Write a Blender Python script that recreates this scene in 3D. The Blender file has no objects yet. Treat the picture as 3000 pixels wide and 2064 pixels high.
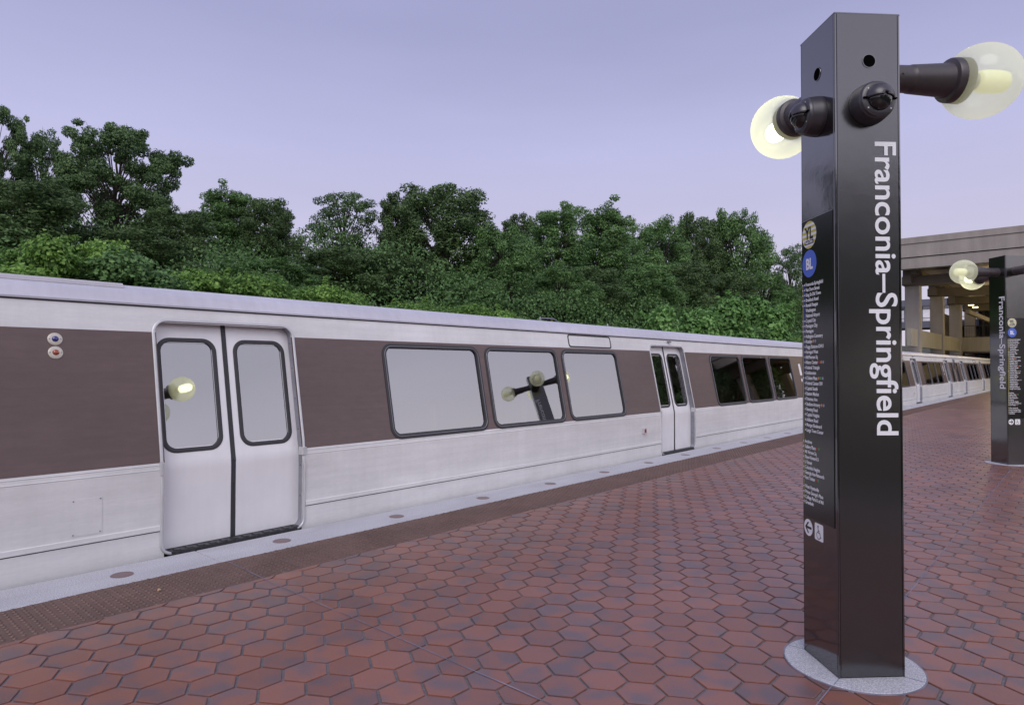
import bpy, math, random
import numpy as np
from mathutils import Vector, Matrix
rad = math.radians
scene = bpy.context.scene
COL = scene.collection

# ------------------------------------------------------------------ camera
cam_d = bpy.data.cameras.new("camera"); cam = bpy.data.objects.new("camera", cam_d); COL.objects.link(cam)
scene.camera = cam
_f, _yaw, _pitch, _roll = 1931.9, .724038, .020418, .002988
fwd = Vector((-math.sin(_yaw)*math.cos(_pitch), math.cos(_yaw)*math.cos(_pitch), math.sin(_pitch)))
rt = Vector((math.cos(_yaw), math.sin(_yaw), 0)); up = rt.cross(fwd)
r_ = math.cos(_roll)*rt + math.sin(_roll)*up; u_ = -math.sin(_roll)*rt + math.cos(_roll)*up
m = Matrix((r_, u_, -fwd)).transposed().to_4x4(); m.translation = Vector((0, 0, 1.58))
cam.matrix_world = m
cam_d.sensor_width = 36; cam_d.lens = 36*_f/3000; cam_d.clip_start = .05; cam_d.clip_end = 2000

# ------------------------------------------------------------------ world: dusk sky, sunset glow on the +X side
W = bpy.data.worlds.new("World"); scene.world = W; W.use_nodes = True
nt = W.node_tree; nt.nodes.clear(); N = nt.nodes.new; Lk = nt.links.new
out = N('ShaderNodeOutputWorld'); bg = N('ShaderNodeBackground'); Lk(bg.outputs[0], out.inputs[0])
tc = N('ShaderNodeTexCoord'); sp = N('ShaderNodeSeparateXYZ'); Lk(tc.outputs['Generated'], sp.inputs[0])
rp = N('ShaderNodeValToRGB'); Lk(sp.outputs['Z'], rp.inputs[0])
stops = [(0, (.72, .665, .74)), (.12, (.63, .60, .765)), (.30, (.525, .525, .79)), (.45, (.385, .395, .64)), (1, (.30, .32, .55))]
el = rp.color_ramp.elements
el[0].position, el[0].color = stops[0][0], (*stops[0][1], 1); el[1].position, el[1].color = 1, (*stops[-1][1], 1)
for p_, c_ in stops[1:-1]:
    e_ = el.new(p_); e_.color = (*c_, 1)
gl = N('ShaderNodeMapRange'); gl.interpolation_type = 'SMOOTHSTEP'
gl.inputs['From Min'].default_value = -.05; gl.inputs['From Max'].default_value = .85
gl.inputs['To Min'].default_value = 0; gl.inputs['To Max'].default_value = 1.0
Lk(sp.outputs['X'], gl.inputs['Value'])
hz = N('ShaderNodeMapRange'); hz.inputs['From Min'].default_value = 0; hz.inputs['From Max'].default_value = 1
hz.inputs['To Min'].default_value = 1.15; hz.inputs['To Max'].default_value = .2; Lk(sp.outputs['Z'], hz.inputs['Value'])
ml = N('ShaderNodeMath'); ml.operation = 'MULTIPLY'; Lk(gl.outputs[0], ml.inputs[0]); Lk(hz.outputs[0], ml.inputs[1])
gc = N('ShaderNodeVectorMath'); gc.operation = 'SCALE'; gc.inputs[0].default_value = (.80, .76, .74); Lk(ml.outputs[0], gc.inputs['Scale'])
ad = N('ShaderNodeVectorMath'); ad.operation = 'ADD'; Lk(rp.outputs[0], ad.inputs[0]); Lk(gc.outputs[0], ad.inputs[1])
# faint streaks of cloud
cn = N('ShaderNodeTexNoise'); cn.inputs['Scale'].default_value = 2.2; cn.inputs['Detail'].default_value = 5
mp = N('ShaderNodeMapping'); mp.inputs['Scale'].default_value = (1, 1, 5); Lk(tc.outputs['Generated'], mp.inputs[0]); Lk(mp.outputs[0], cn.inputs['Vector'])
cr = N('ShaderNodeMapRange'); cr.inputs['From Min'].default_value = .35; cr.inputs['From Max'].default_value = .75
cr.inputs['To Min'].default_value = 1.0; cr.inputs['To Max'].default_value = .93; Lk(cn.outputs[0], cr.inputs['Value'])
cs = N('ShaderNodeVectorMath'); cs.operation = 'SCALE'; Lk(ad.outputs[0], cs.inputs[0]); Lk(cr.outputs[0], cs.inputs['Scale'])
sky = N('ShaderNodeTexSky'); sky.sky_type = 'NISHITA'; sky.sun_disc = False
sky.sun_elevation = rad(3); sky.sun_rotation = rad(105)
sk = N('ShaderNodeVectorMath'); sk.operation = 'SCALE'; sk.inputs['Scale'].default_value = .005; Lk(sky.outputs[0], sk.inputs[0])
a2 = N('ShaderNodeVectorMath'); a2.operation = 'ADD'; Lk(cs.outputs[0], a2.inputs[0]); Lk(sk.outputs[0], a2.inputs[1])
Lk(a2.outputs[0], bg.inputs[0]); bg.inputs[1].default_value = 1.0

sun_d = bpy.data.lights.new("sun", 'SUN'); sun = bpy.data.objects.new("sun", sun_d); COL.objects.link(sun)
sun_d.energy = 1.5; sun_d.angle = rad(38); sun_d.color = (1, .96, .92)
sun.rotation_euler = Vector((-.36, .62, -.70)).to_track_quat('-Z', 'Y').to_euler()

scene.view_settings.view_transform = 'Standard'; scene.view_settings.look = 'None'
scene.view_settings.exposure = 0; scene.view_settings.gamma = 1

# ------------------------------------------------------------------ materials
def mat(name, col, rough=.6, metal=0, ior=1.5, noise=None, bump=None, emit=None, coat=0, streak=None):
    """noise=(scale,(sx,sy,sz),lo,hi): value variation; bump=(scale,strength,dist)"""
    M = bpy.data.materials.new(name); M.use_nodes = True; t = M.node_tree; b = t.nodes['Principled BSDF']
    b.inputs['Base Color'].default_value = (*col, 1); b.inputs['Roughness'].default_value = rough
    b.inputs['Metallic'].default_value = metal; b.inputs['IOR'].default_value = ior
    b.inputs['Coat Weight'].default_value = coat; b.inputs['Coat Roughness'].default_value = .05
    if emit:
        b.inputs['Emission Color'].default_value = (*emit[0], 1); b.inputs['Emission Strength'].default_value = emit[1]
    tcn = t.nodes.new('ShaderNodeTexCoord')
    colsock = None
    layers = []
    if noise: layers.append(noise)
    if streak: layers += streak
    for sc, sv, lo, hi in layers:
        mpn = t.nodes.new('ShaderNodeMapping'); mpn.inputs['Scale'].default_value = sv
        t.links.new(tcn.outputs['Object'], mpn.inputs[0])
        n = t.nodes.new('ShaderNodeTexNoise'); n.inputs['Scale'].default_value = sc; n.inputs['Detail'].default_value = 5
        n.inputs['Roughness'].default_value = .6
        t.links.new(mpn.outputs[0], n.inputs['Vector'])
        r = t.nodes.new('ShaderNodeMapRange'); r.inputs['From Min'].default_value = .3; r.inputs['From Max'].default_value = .7
        r.inputs['To Min'].default_value = lo; r.inputs['To Max'].default_value = hi
        t.links.new(n.outputs[0], r.inputs['Value'])
        s = t.nodes.new('ShaderNodeVectorMath'); s.operation = 'SCALE'
        if colsock is None: s.inputs[0].default_value = col
        else: t.links.new(colsock, s.inputs[0])
        t.links.new(r.outputs[0], s.inputs['Scale']); colsock = s.outputs[0]
    if colsock is not None: t.links.new(colsock, b.inputs['Base Color'])
    if bump:
        n = t.nodes.new('ShaderNodeTexNoise'); n.inputs['Scale'].default_value = bump[0]; n.inputs['Detail'].default_value = 4
        t.links.new(tcn.outputs['Object'], n.inputs['Vector'])
        bp = t.nodes.new('ShaderNodeBump'); bp.inputs['Strength'].default_value = bump[1]; bp.inputs['Distance'].default_value = bump[2]
        t.links.new(n.outputs[0], bp.inputs['Height']); t.links.new(bp.outputs[0], b.inputs['Normal'])
    return M

M = {}
M['alu'] = mat('brushed_aluminium', (.74, .735, .73), .5, .12, 1.5, streak=[(1, (1, .3, 22), .95, 1.03), (1, (1, 11, .3), .97, 1.02), (1, (1, .6, 1.0), .88, 1.07), (4, (1, .5, 2), .95, 1.04), (60, (1, .3, 1), .97, 1.03)])
M['roofalu'] = mat('roof_aluminium', (.62, .61, .67), .42, .25, streak=[(1, (1, .5, 3), .86, 1.06), (2, (4, 6, 1), .94, 1.03)])
M['trim'] = mat('trim_aluminium', (.62, .62, .63), .5, .45, streak=[(3, (1, 1, 1), .85, 1.05)])
M['jamb'] = mat('jamb_grey_steel', (.30, .30, .34), .4, .4, streak=[(3, (1, 1, 2), .8, 1.1)])
M['band'] = mat('brown_band_paint', (.120, .080, .074), .38, 0, 1.5, bump=(2.5, .05, .01), streak=[(1, (1, .5, 1), .84, 1.14), (7, (1, 1, 3), .93, 1.07), (1.5, (1, .5, 14), .95, 1.08)])
M['doorpaint'] = mat('door_white_metal', (.80, .79, .80), .42, .08, streak=[(1, (1, 8, .6), .96, 1.02), (2, (1, 1, 1), .94, 1.03)])
M['rubber'] = mat('black_rubber', (.035, .034, .038), .55)
M['dark'] = mat('dark_recess', (.012, .012, .013), .8)
M['steel_dark'] = mat('sill_steel', (.06, .06, .065), .5, .4, noise=(40, (1, 1, 1), .6, 1.4))
M['bronze'] = mat('dark_bronze_panel', (.007, .006, .0068), .11, 0, 2.5, bump=(5, .16, .008), streak=[(2, (1, 1, .5), .8, 1.25)])
M['bronze2'] = mat('satin_bronze_panel', (.005, .0042, .0042), .22, 0, 2.25, bump=(5, .16, .008), streak=[(2, (1, 1, .5), .8, 1.25)])
M['listpl'] = mat('black_list_panel', (.008, .0075, .008), .2, 0, 1.6, bump=(3, .04, .01))
M['groove'] = mat('black_groove', (.004, .004, .004), .9); M['groove'].node_tree.nodes['Principled BSDF'].inputs['Specular IOR Level'].default_value = 0
M['armm'] = mat('lamp_arm_paint', (.055, .045, .046), .42, 0, 1.6, noise=(30, (1, 1, 1), .9, 1.1))
M['white'] = mat('white_lettering', (.86, .86, .88), .5)
M['blackink'] = mat('black_ink', (.012, .012, .012), .5)
M['yellow'] = mat('yellow_ink', (.60, .55, .10), .5)
M['blueink'] = mat('blue_ink', (.085, .16, .62), .5)
M['orangeink'] = mat('orange_ink', (.62, .27, .06), .5)
M['redink'] = mat('red_ink', (.35, .03, .035), .5)
M['greenink'] = mat('green_ink', (.08, .33, .09), .5)
M['silverink'] = mat('silver_ink', (.30, .35, .48), .5)
M['granite'] = mat('speckled_granite', (.56, .56, .60), .6, noise=(130, (1, 1, 1), .45, 1.25), bump=(220, .25, .003), streak=[(3, (1, .4, 1), .86, 1.08), (60, (1, 1, 1), .9, 1.1)])
M['mortar'] = mat('grey_mortar', (.17, .15, .16), .85, noise=(30, (1, 1, 1), .75, 1.2), bump=(150, .3, .003))
M['tactgrout'] = mat('pale_tactile_grout', (.30, .27, .28), .9)
M['sealant'] = mat('joint_sealant', (.22, .21, .27), .6, noise=(3, (1, 1, 1), .35, 1.5))
M['glassdisc'] = mat('edge_light_glass', (.17, .10, .10), .35, noise=(60, (1, 1, 1), .85, 1.1))
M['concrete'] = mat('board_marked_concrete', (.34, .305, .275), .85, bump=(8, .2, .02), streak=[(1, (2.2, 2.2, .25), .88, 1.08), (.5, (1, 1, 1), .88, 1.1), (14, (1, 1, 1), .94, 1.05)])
M['concrete_dark'] = mat('shade_toned_concrete', (.15, .125, .10), .9, bump=(8, .2, .02), streak=[(1, (1, 1, .4), .8, 1.12)])  # shade of the ceiling and back wall painted in as darker concrete
M['concrete2'] = mat('pale_concrete', (.34, .31, .25), .85, bump=(8, .2, .02), streak=[(1, (2.2, 2.2, .25), .82, 1.1), (14, (1, 1, 1), .94, 1.05)])
M['roofgrey'] = mat('grey_metal_roof', (.20, .20, .25), .5, .3)
M['paleglass'] = mat('pale_wall_glass', (.72, .73, .76), .25)
M['rail'] = mat('dark_railing', (.02, .02, .022), .5)
M['bark'] = mat('tree_bark', (.055, .045, .035), .9, noise=(12, (1, 1, .2), .6, 1.3), bump=(25, .6, .02))
M['soil'] = mat('bank_soil', (.05, .055, .028), .95, noise=(1.5, (1, 1, 1), .5, 1.4), bump=(6, .8, .05))
M['ballast'] = mat('ballast_gravel', (.14, .13, .12), .95, noise=(18, (1, 1, 1), .4, 1.5), bump=(30, .8, .03))
M['bluelens'] = mat('blue_lens', (.02, .025, .20), .15, coat=1)
M['orangelens'] = mat('orange_lens', (.32, .055, .02), .2, coat=1)
M['lampplate'] = mat('lamp_plate', (.58, .54, .46), .4, .3)
M['signglass'] = mat('sign_glass', (.42, .43, .46), .15, 0, 1.6)
M['signstrip'] = mat('sign_reflector', (.62, .64, .55), .3)
M['redlab'] = mat('red_label', (.28, .05, .04), .4)
M['camdome'] = mat('camera_dome', (.012, .012, .012), .05, 0, 1.6)
M['camhouse'] = mat('camera_housing', (.035, .03, .036), .38, 0, 1.7)
M['bulb'] = mat('bulb_glass', (.9, .9, .8), .3, emit=((1, .98, .62), 7))
M['bulb_dim'] = mat('dim_bulb_glass', (.8, .82, .6), .3, emit=((1, .98, .55), .3))
M['socket'] = mat('socket_ceramic', (.5, .5, .45), .5)
M['ceilinglamp'] = mat('ceiling_lamp', (.9, .8, .5), .4, emit=((1, .82, .38), 5))
M['leaflitter'] = mat('dry_leaf', (.6, .38, .2), .7)

def glass_pane():
    m_ = bpy.data.materials.new('tinted_window_glass'); m_.use_nodes = True; t = m_.node_tree; t.nodes.clear()
    o = t.nodes.new('ShaderNodeOutputMaterial'); mx = t.nodes.new('ShaderNodeMixShader')
    g = t.nodes.new('ShaderNodeBsdfGlossy'); g.inputs['Roughness'].default_value = .015; g.inputs['Color'].default_value = (.98, .98, .97, 1)
    d = t.nodes.new('ShaderNodeBsdfTransparent'); d.inputs['Color'].default_value = (.38, .38, .36, 1)
    fr = t.nodes.new('ShaderNodeFresnel'); fr.inputs['IOR'].default_value = 1.6
    mr = t.nodes.new('ShaderNodeMapRange'); mr.inputs['To Min'].default_value = .27; mr.inputs['To Max'].default_value = .95
    t.links.new(fr.outputs[0], mr.inputs['Value']); t.links.new(mr.outputs[0], mx.inputs[0])
    t.links.new(d.outputs[0], mx.inputs[1]); t.links.new(g.outputs[0], mx.inputs[2]); t.links.new(mx.outputs[0], o.inputs[0])
    return m_
M['lining'] = mat('interior_panel', (.55, .52, .46), .6); M['seatback'] = mat('seat_shell', (.60, .52, .42), .5); M['seatpad'] = mat('seat_pad', (.30, .12, .06), .7)
M['pane'] = glass_pane()

def globe_mat(name, glow):
    m_ = bpy.data.materials.new(name); m_.use_nodes = True; t = m_.node_tree; t.nodes.clear()
    o = t.nodes.new('ShaderNodeOutputMaterial'); mx = t.nodes.new('ShaderNodeMixShader'); mx2 = t.nodes.new('ShaderNodeMixShader')
    tr = t.nodes.new('ShaderNodeBsdfTransparent'); tr.inputs[0].default_value = (.97, .98, .93, 1)
    tl = t.nodes.new('ShaderNodeBsdfTranslucent'); tl.inputs[0].default_value = (.97, .98, .86, 1)
    g = t.nodes.new('ShaderNodeBsdfGlossy'); g.inputs['Roughness'].default_value = .08
    lw = t.nodes.new('ShaderNodeLayerWeight'); lw.inputs[0].default_value = .35
    mr = t.nodes.new('ShaderNodeMapRange'); mr.inputs['To Min'].default_value = .38; mr.inputs['To Max'].default_value = .52
    t.links.new(lw.outputs['Facing'], mr.inputs['Value']); t.links.new(mr.outputs[0], mx.inputs[0])
    t.links.new(tr.outputs[0], mx.inputs[1]); t.links.new(tl.outputs[0], mx.inputs[2])
    fr = t.nodes.new('ShaderNodeMapRange'); fr.inputs['To Min'].default_value = .015; fr.inputs['To Max'].default_value = .10
    t.links.new(lw.outputs['Facing'], fr.inputs['Value']); t.links.new(fr.outputs[0], mx2.inputs[0]); t.links.new(mx.outputs[0], mx2.inputs[1]); t.links.new(g.outputs[0], mx2.inputs[2])
    em = t.nodes.new('ShaderNodeEmission'); em.inputs[0].default_value = (1, 1, .58, 1); em.inputs[1].default_value = glow
    ads = t.nodes.new('ShaderNodeAddShader'); t.links.new(mx2.outputs[0], ads.inputs[0]); t.links.new(em.outputs[0], ads.inputs[1])
    t.links.new(ads.outputs[0], o.inputs[0]); return m_
def clear_glass():
    m_ = bpy.data.materials.new('clear_glass'); m_.use_nodes = True; t = m_.node_tree; t.nodes.clear()
    o = t.nodes.new('ShaderNodeOutputMaterial'); mx = t.nodes.new('ShaderNodeMixShader'); mx.inputs[0].default_value = .12
    a = t.nodes.new('ShaderNodeBsdfTransparent'); b = t.nodes.new('ShaderNodeBsdfGlossy'); b.inputs['Roughness'].default_value = .05
    t.links.new(a.outputs[0], mx.inputs[1]); t.links.new(b.outputs[0], mx.inputs[2]); t.links.new(mx.outputs[0], o.inputs[0]); return m_
M['clearglass'] = clear_glass()
M['globe'] = globe_mat('frosted_globe_acrylic_bright', .12); M['globe_dim'] = globe_mat('frosted_globe_acrylic', .10)

def leaf_mat(name, dark, light, trans=.25):
    m_ = bpy.data.materials.new(name); m_.use_nodes = True; t = m_.node_tree; b = t.nodes['Principled BSDF']
    at = t.nodes.new('ShaderNodeAttribute'); at.attribute_name = 'tint'
    mx = t.nodes.new('ShaderNodeMix'); mx.data_type = 'RGBA'
    mx.inputs['A'].default_value = (*dark, 1); mx.inputs['B'].default_value = (*light, 1)
    t.links.new(at.outputs['Fac'], mx.inputs['Factor'])
    t.links.new(mx.outputs['Result'], b.inputs['Base Color'])
    b.inputs['Roughness'].default_value = .55; b.inputs['Specular IOR Level'].default_value = .3
    tl = t.nodes.new('ShaderNodeBsdfTranslucent'); t.links.new(mx.outputs['Result'], tl.inputs[0])
    ms = t.nodes.new('ShaderNodeMixShader'); ms.inputs[0].default_value = trans
    t.links.new(b.outputs[0], ms.inputs[1]); t.links.new(tl.outputs[0], ms.inputs[2])
    t.links.new(ms.outputs[0], t.nodes['Material Output'].inputs[0]); return m_
M['leaf_oak'] = leaf_mat('oak_leaves', (.048, .095, .036), (.185, .30, .115))
M['leaf_mid'] = leaf_mat('mid_green_leaves', (.055, .12, .038), (.22, .39, .13))
M['leaf_dark'] = leaf_mat('dark_green_leaves', (.042, .080, .030), (.175, .275, .10))
M['leaf_vine'] = leaf_mat('vine_leaves', (.075, .165, .035), (.34, .56, .13), .35)
M['leaf_big'] = leaf_mat('broad_leaves', (.08, .19, .05), (.26, .47, .14), .3)

def tile_mat(name, warm, cool):
    m_ = bpy.data.materials.new(name); m_.use_nodes = True; t = m_.node_tree; b = t.nodes['Principled BSDF']
    at = t.nodes.new('ShaderNodeAttribute'); at.attribute_name = 'rnd'
    tcn = t.nodes.new('ShaderNodeTexCoord')
    sc = t.nodes.new('ShaderNodeVectorMath'); sc.operation = 'MULTIPLY_ADD'
    sc.inputs[1].default_value = (37, 53, 71)
    t.links.new(at.outputs['Color'], sc.inputs[0]); t.links.new(tcn.outputs['Object'], sc.inputs[2])
    n = t.nodes.new('ShaderNodeTexNoise'); n.inputs['Scale'].default_value = 6.0; n.inputs['Detail'].default_value = 1.0
    t.links.new(sc.outputs[0], n.inputs['Vector'])
    r = t.nodes.new('ShaderNodeMapRange'); r.interpolation_type = 'SMOOTHSTEP'
    r.inputs['From Min'].default_value = .41; r.inputs['From Max'].default_value = .72
    t.links.new(n.outputs[0], r.inputs['Value'])
    mx = t.nodes.new('ShaderNodeMix'); mx.data_type = 'RGBA'
    mx.inputs['A'].default_value = (*warm, 1); mx.inputs['B'].default_value = (*cool, 1)
    t.links.new(r.outputs[0], mx.inputs['Factor'])
    sx = t.nodes.new('ShaderNodeSeparateColor'); t.links.new(at.outputs['Color'], sx.inputs[0])
    vr = t.nodes.new('ShaderNodeMapRange'); vr.inputs['To Min'].default_value = .86; vr.inputs['To Max'].default_value = 1.14
    t.links.new(sx.outputs[0], vr.inputs['Value'])
    n2 = t.nodes.new('ShaderNodeTexNoise'); n2.inputs['Scale'].default_value = 90; n2.inputs['Detail'].default_value = 3
    t.links.new(tcn.outputs['Object'], n2.inputs['Vector'])
    v2 = t.nodes.new('ShaderNodeMapRange'); v2.inputs['To Min'].default_value = .8; v2.inputs['To Max'].default_value = 1.2
    t.links.new(n2.outputs[0], v2.inputs['Value'])
    mm = t.nodes.new('ShaderNodeMath'); mm.operation = 'MULTIPLY'; t.links.new(vr.outputs[0], mm.inputs[0]); t.links.new(v2.outputs[0], mm.inputs[1])
    n3 = t.nodes.new('ShaderNodeTexNoise'); n3.inputs['Scale'].default_value = .9; n3.inputs['Detail'].default_value = 6
    t.links.new(tcn.outputs['Object'], n3.inputs['Vector'])
    v3 = t.nodes.new('ShaderNodeMapRange'); v3.inputs['From Min'].default_value = .3; v3.inputs['From Max'].default_value = .7
    v3.inputs['To Min'].default_value = .86; v3.inputs['To Max'].default_value = 1.1; t.links.new(n3.outputs[0], v3.inputs['Value'])
    m3 = t.nodes.new('ShaderNodeMath'); m3.operation = 'MULTIPLY'; t.links.new(mm.outputs[0], m3.inputs[0]); t.links.new(v3.outputs[0], m3.inputs[1])
    s2 = t.nodes.new('ShaderNodeVectorMath'); s2.operation = 'SCALE'
    t.links.new(mx.outputs['Result'], s2.inputs[0]); t.links.new(m3.outputs[0], s2.inputs['Scale'])
    rr = t.nodes.new('ShaderNodeMapRange'); rr.inputs['From Min'].default_value = .3; rr.inputs['From Max'].default_value = .7
    rr.inputs['To Min'].default_value = .30; rr.inputs['To Max'].default_value = .42; t.links.new(n3.outputs[0], rr.inputs['Value'])
    t.links.new(s2.outputs[0], b.inputs['Base Color'])
    t.links.new(rr.outputs[0], b.inputs['Roughness']); b.inputs['IOR'].default_value = 1.68
    bp = t.nodes.new('ShaderNodeBump'); bp.inputs['Strength'].default_value = .12; bp.inputs['Distance'].default_value = .003
    t.links.new(n2.outputs[0], bp.inputs['Height']); t.links.new(bp.outputs[0], b.inputs['Normal'])
    return m_
M['tile'] = tile_mat('quarry_tile', (.235, .094, .064), (.145, .090, .092))
M['tactile'] = mat('brown_tactile_tile', (.135, .078, .062), .55, noise=(2.5, (1, 1, 1), .8, 1.15), bump=(90, .2, .002), streak=[(25, (1, 1, 1), .88, 1.12)])

# ------------------------------------------------------------------ mesh helpers
class MB:
    def __init__(s): s.v = []; s.f = []; s.m = []
    def add(s, vs, fs, mi=0):
        o = len(s.v); s.v += [tuple(p) for p in vs]; s.f += [tuple(i+o for i in f) for f in fs]; s.m += [mi]*len(fs)
    def box(s, x0, x1, y0, y1, z0, z1, mi=0, c=0):
        if c <= 0:
            v = [(x, y, z) for z in (z0, z1) for y in (y0, y1) for x in (x0, x1)]
            s.add(v, [(0, 2, 3, 1), (4, 5, 7, 6), (0, 1, 5, 4), (2, 6, 7, 3), (0, 4, 6, 2), (1, 3, 7, 5)], mi)
        else:  # vertical edges and top/bottom chamfered
            def ring(e, z):
                a0, a1, b0, b1 = x0+e, x1-e, y0+e, y1-e
                return [(a0+c, b0, z), (a1-c, b0, z), (a1, b0+c, z), (a1, b1-c, z), (a1-c, b1, z), (a0+c, b1, z), (a0, b1-c, z), (a0, b0+c, z)]
            R = ring(c, z0)+ring(0, z0+c)+ring(0, z1-c)+ring(c, z1)
            fs = [tuple(range(7, -1, -1)), tuple(range(24, 32))]
            for k in range(3):
                for i in range(8): fs.append((k*8+i, k*8+(i+1) % 8, k*8+8+(i+1) % 8, k*8+8+i))
            s.add(R, fs, mi)
    def lathe(s, prof, origin, axis, n=24, mi=0, cap=True):
        """prof: list of (along, radius)"""
        ax = Vector(axis).normalized(); t = Vector((0, 0, 1)) if abs(ax.z) < .9 else Vector((1, 0, 0))
        e1 = ax.cross(t).normalized(); e2 = ax.cross(e1); o = Vector(origin); vs = []; fs = []
        for a, r in prof:
            for i in range(n):
                th = 2*math.pi*i/n; vs.append(o+ax*a+(e1*math.cos(th)+e2*math.sin(th))*r)
        for k in range(len(prof)-1):
            for i in range(n): fs.append((k*n+i, k*n+(i+1) % n, (k+1)*n+(i+1) % n, (k+1)*n+i))
        if cap: fs.append(tuple(range(n-1, -1, -1))); fs.append(tuple((len(prof)-1)*n+i for i in range(n)))
        s.add(vs, fs, mi)
    def tube(s, pts, rs, n=7, mi=0):
        vs = []; fs = []; P = [Vector(p) for p in pts]
        for k, p in enumerate(P):
            d = (P[min(k+1, len(P)-1)]-P[max(k-1, 0)]).normalized()
            t = Vector((1, 0, 0)) if abs(d.x) < .8 else Vector((0, 1, 0))
            e1 = d.cross(t).normalized(); e2 = d.cross(e1)
            for i in range(n):
                th = 2*math.pi*i/n; vs.append(p+(e1*math.cos(th)+e2*math.sin(th))*rs[k])
        for k in range(len(P)-1):
            for i in range(n): fs.append((k*n+i, k*n+(i+1) % n, (k+1)*n+(i+1) % n, (k+1)*n+i))
        fs.append(tuple(range(n))); fs.append(tuple((len(P)-1)*n+i for i in range(n)))
        s.add(vs, fs, mi)
    def build(s, name, mats, parent=None, smooth=False):
        me = bpy.data.meshes.new(name); me.from_pydata(s.v, [], s.f)
        if not isinstance(mats, (list, tuple)): mats = [mats]
        for k in mats: me.materials.append(M[k])
        me.polygons.foreach_set('material_index', s.m)
        me.update()
        import bmesh
        b = bmesh.new(); b.from_mesh(me); bmesh.ops.recalc_face_normals(b, faces=b.faces); b.to_mesh(me); b.free()
        if smooth:
            me.polygons.foreach_set('use_smooth', [True]*len(me.polygons)); me.set_sharp_from_angle(angle=rad(35))
        o = bpy.data.objects.new(name, me); COL.objects.link(o)
        if parent: o.parent = parent
        return o

def empty(name, loc, rz=0, parent=None):
    o = bpy.data.objects.new(name, None); COL.objects.link(o); o.location = loc; o.rotation_euler = (0, 0, rz)
    o.empty_display_size = .2
    if parent: o.parent = parent
    return o
def tag(o, label=None, cat=None, group=None, kind=None):
    if label: o['label'] = label
    if cat: o['category'] = cat
    if group: o['group'] = group
    if kind: o['kind'] = kind
    return o
def copy_tree(o, parent=None):
    c = o.copy(); COL.objects.link(c)
    if parent: c.parent = parent
    for ch in list(o.children): copy_tree(ch, c)
    return c

# text -> flat mesh vertices
def text_mesh(body, size, bold=0, xs=1, align='LEFT', spacing=1.0, ext=.0004):
    cu = bpy.data.curves.new('t', 'FONT'); cu.body = body; cu.size = size; cu.offset = bold*size; cu.align_x = align
    cu.space_character = spacing; cu.extrude = ext; cu.resolution_u = 5
    ob = bpy.data.objects.new('t', cu); COL.objects.link(ob)
    dg = bpy.context.evaluated_depsgraph_get(); me = bpy.data.meshes.new_from_object(ob.evaluated_get(dg))
    vs = [(v.co.x*xs, v.co.y, v.co.z) for v in me.vertices]; fs = [tuple(p.vertices) for p in me.polygons]
    bpy.data.objects.remove(ob); bpy.data.curves.remove(cu); bpy.data.meshes.remove(me)
    return vs, fs
def text_w(vs): return (min(v[0] for v in vs), max(v[0] for v in vs)) if vs else (0, 0)

# ------------------------------------------------------------------ terrain and tracks
def strip_sheet(name, prof, y0, y1, ny, matname, amp=0, seed=1):
    rng = np.random.RandomState(seed); mb = MB(); ys = np.linspace(y0, y1, ny); vs = []
    for y in ys:
        for i, (x, z) in enumerate(prof):
            vs.append((x+(rng.rand()-.5)*amp*2 if 0 < i < len(prof)-1 else x, y, z+(rng.rand()-.5)*amp if 0 < i < len(prof)-1 else z))
    n = len(prof); fs = [(k*n+i, k*n+i+1, (k+1)*n+i+1, (k+1)*n+i) for k in range(ny-1) for i in range(n-1)]
    mb.add(vs, fs); return tag(mb.build(name, matname, smooth=True), kind='structure')
strip_sheet('ground', [(-900, 7), (-200, 7), (-60, 7), (-34, 6.6), (-30, 6), (-24, 3.9), (-20.5, 2.5), (-19, 2.2), (-17.5, 1.9), (-16, 1.2), (-14, .2), (-12, -.9), (-11, -1.25), (0, -1.35), (9, -1.25), (10, -.9), (12, -.2), (16, .4), (30, .4), (200, 0), (900, 0)], -600, 900, 140, 'soil', .12)
strip_sheet('track_ballast', [(-10.8, -1.2), (-10.2, -1.05), (-8, -1.05), (-5.9, -1.05)], -60, 160, 30, 'ballast', .02, 2)
strip_sheet('track_ballast', [(3.9, -1.05), (6, -1.05), (8.2, -1.05), (8.8, -1.2)], -60, 160, 30, 'ballast', .02, 3)
for xc in (-7.38, 5.38):
    mb = MB()
    for sx in (-.72, .72):
        mb.box(xc+sx-.035, xc+sx+.035, -60, 160, -.94, -.90); mb.box(xc+sx-.01, xc+sx+.01, -60, 160, -1.03, -.94); mb.box(xc+sx-.07, xc+sx+.07, -60, 160, -1.045, -1.03)
    tag(mb.build('track_rails', 'rail'), kind='structure')

# ------------------------------------------------------------------ platform
XE, XG, XT0 = -5.76, -5.275, -4.655     # edge, granite/tactile, tactile/tiles
XR = 3.76
PY0, PY1 = -12, 130
mb = MB()
mb.box(XE+.03, XR-.03, PY0, PY1, -1.3, -.055); tag(mb.build('platform_slab', 'concrete'), kind='structure')
mb = MB(); mb.box(XT0, 2.655, PY0, PY1, -.05, -.0095); tag(mb.build('mortar_bed', 'mortar'), kind='structure')
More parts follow.
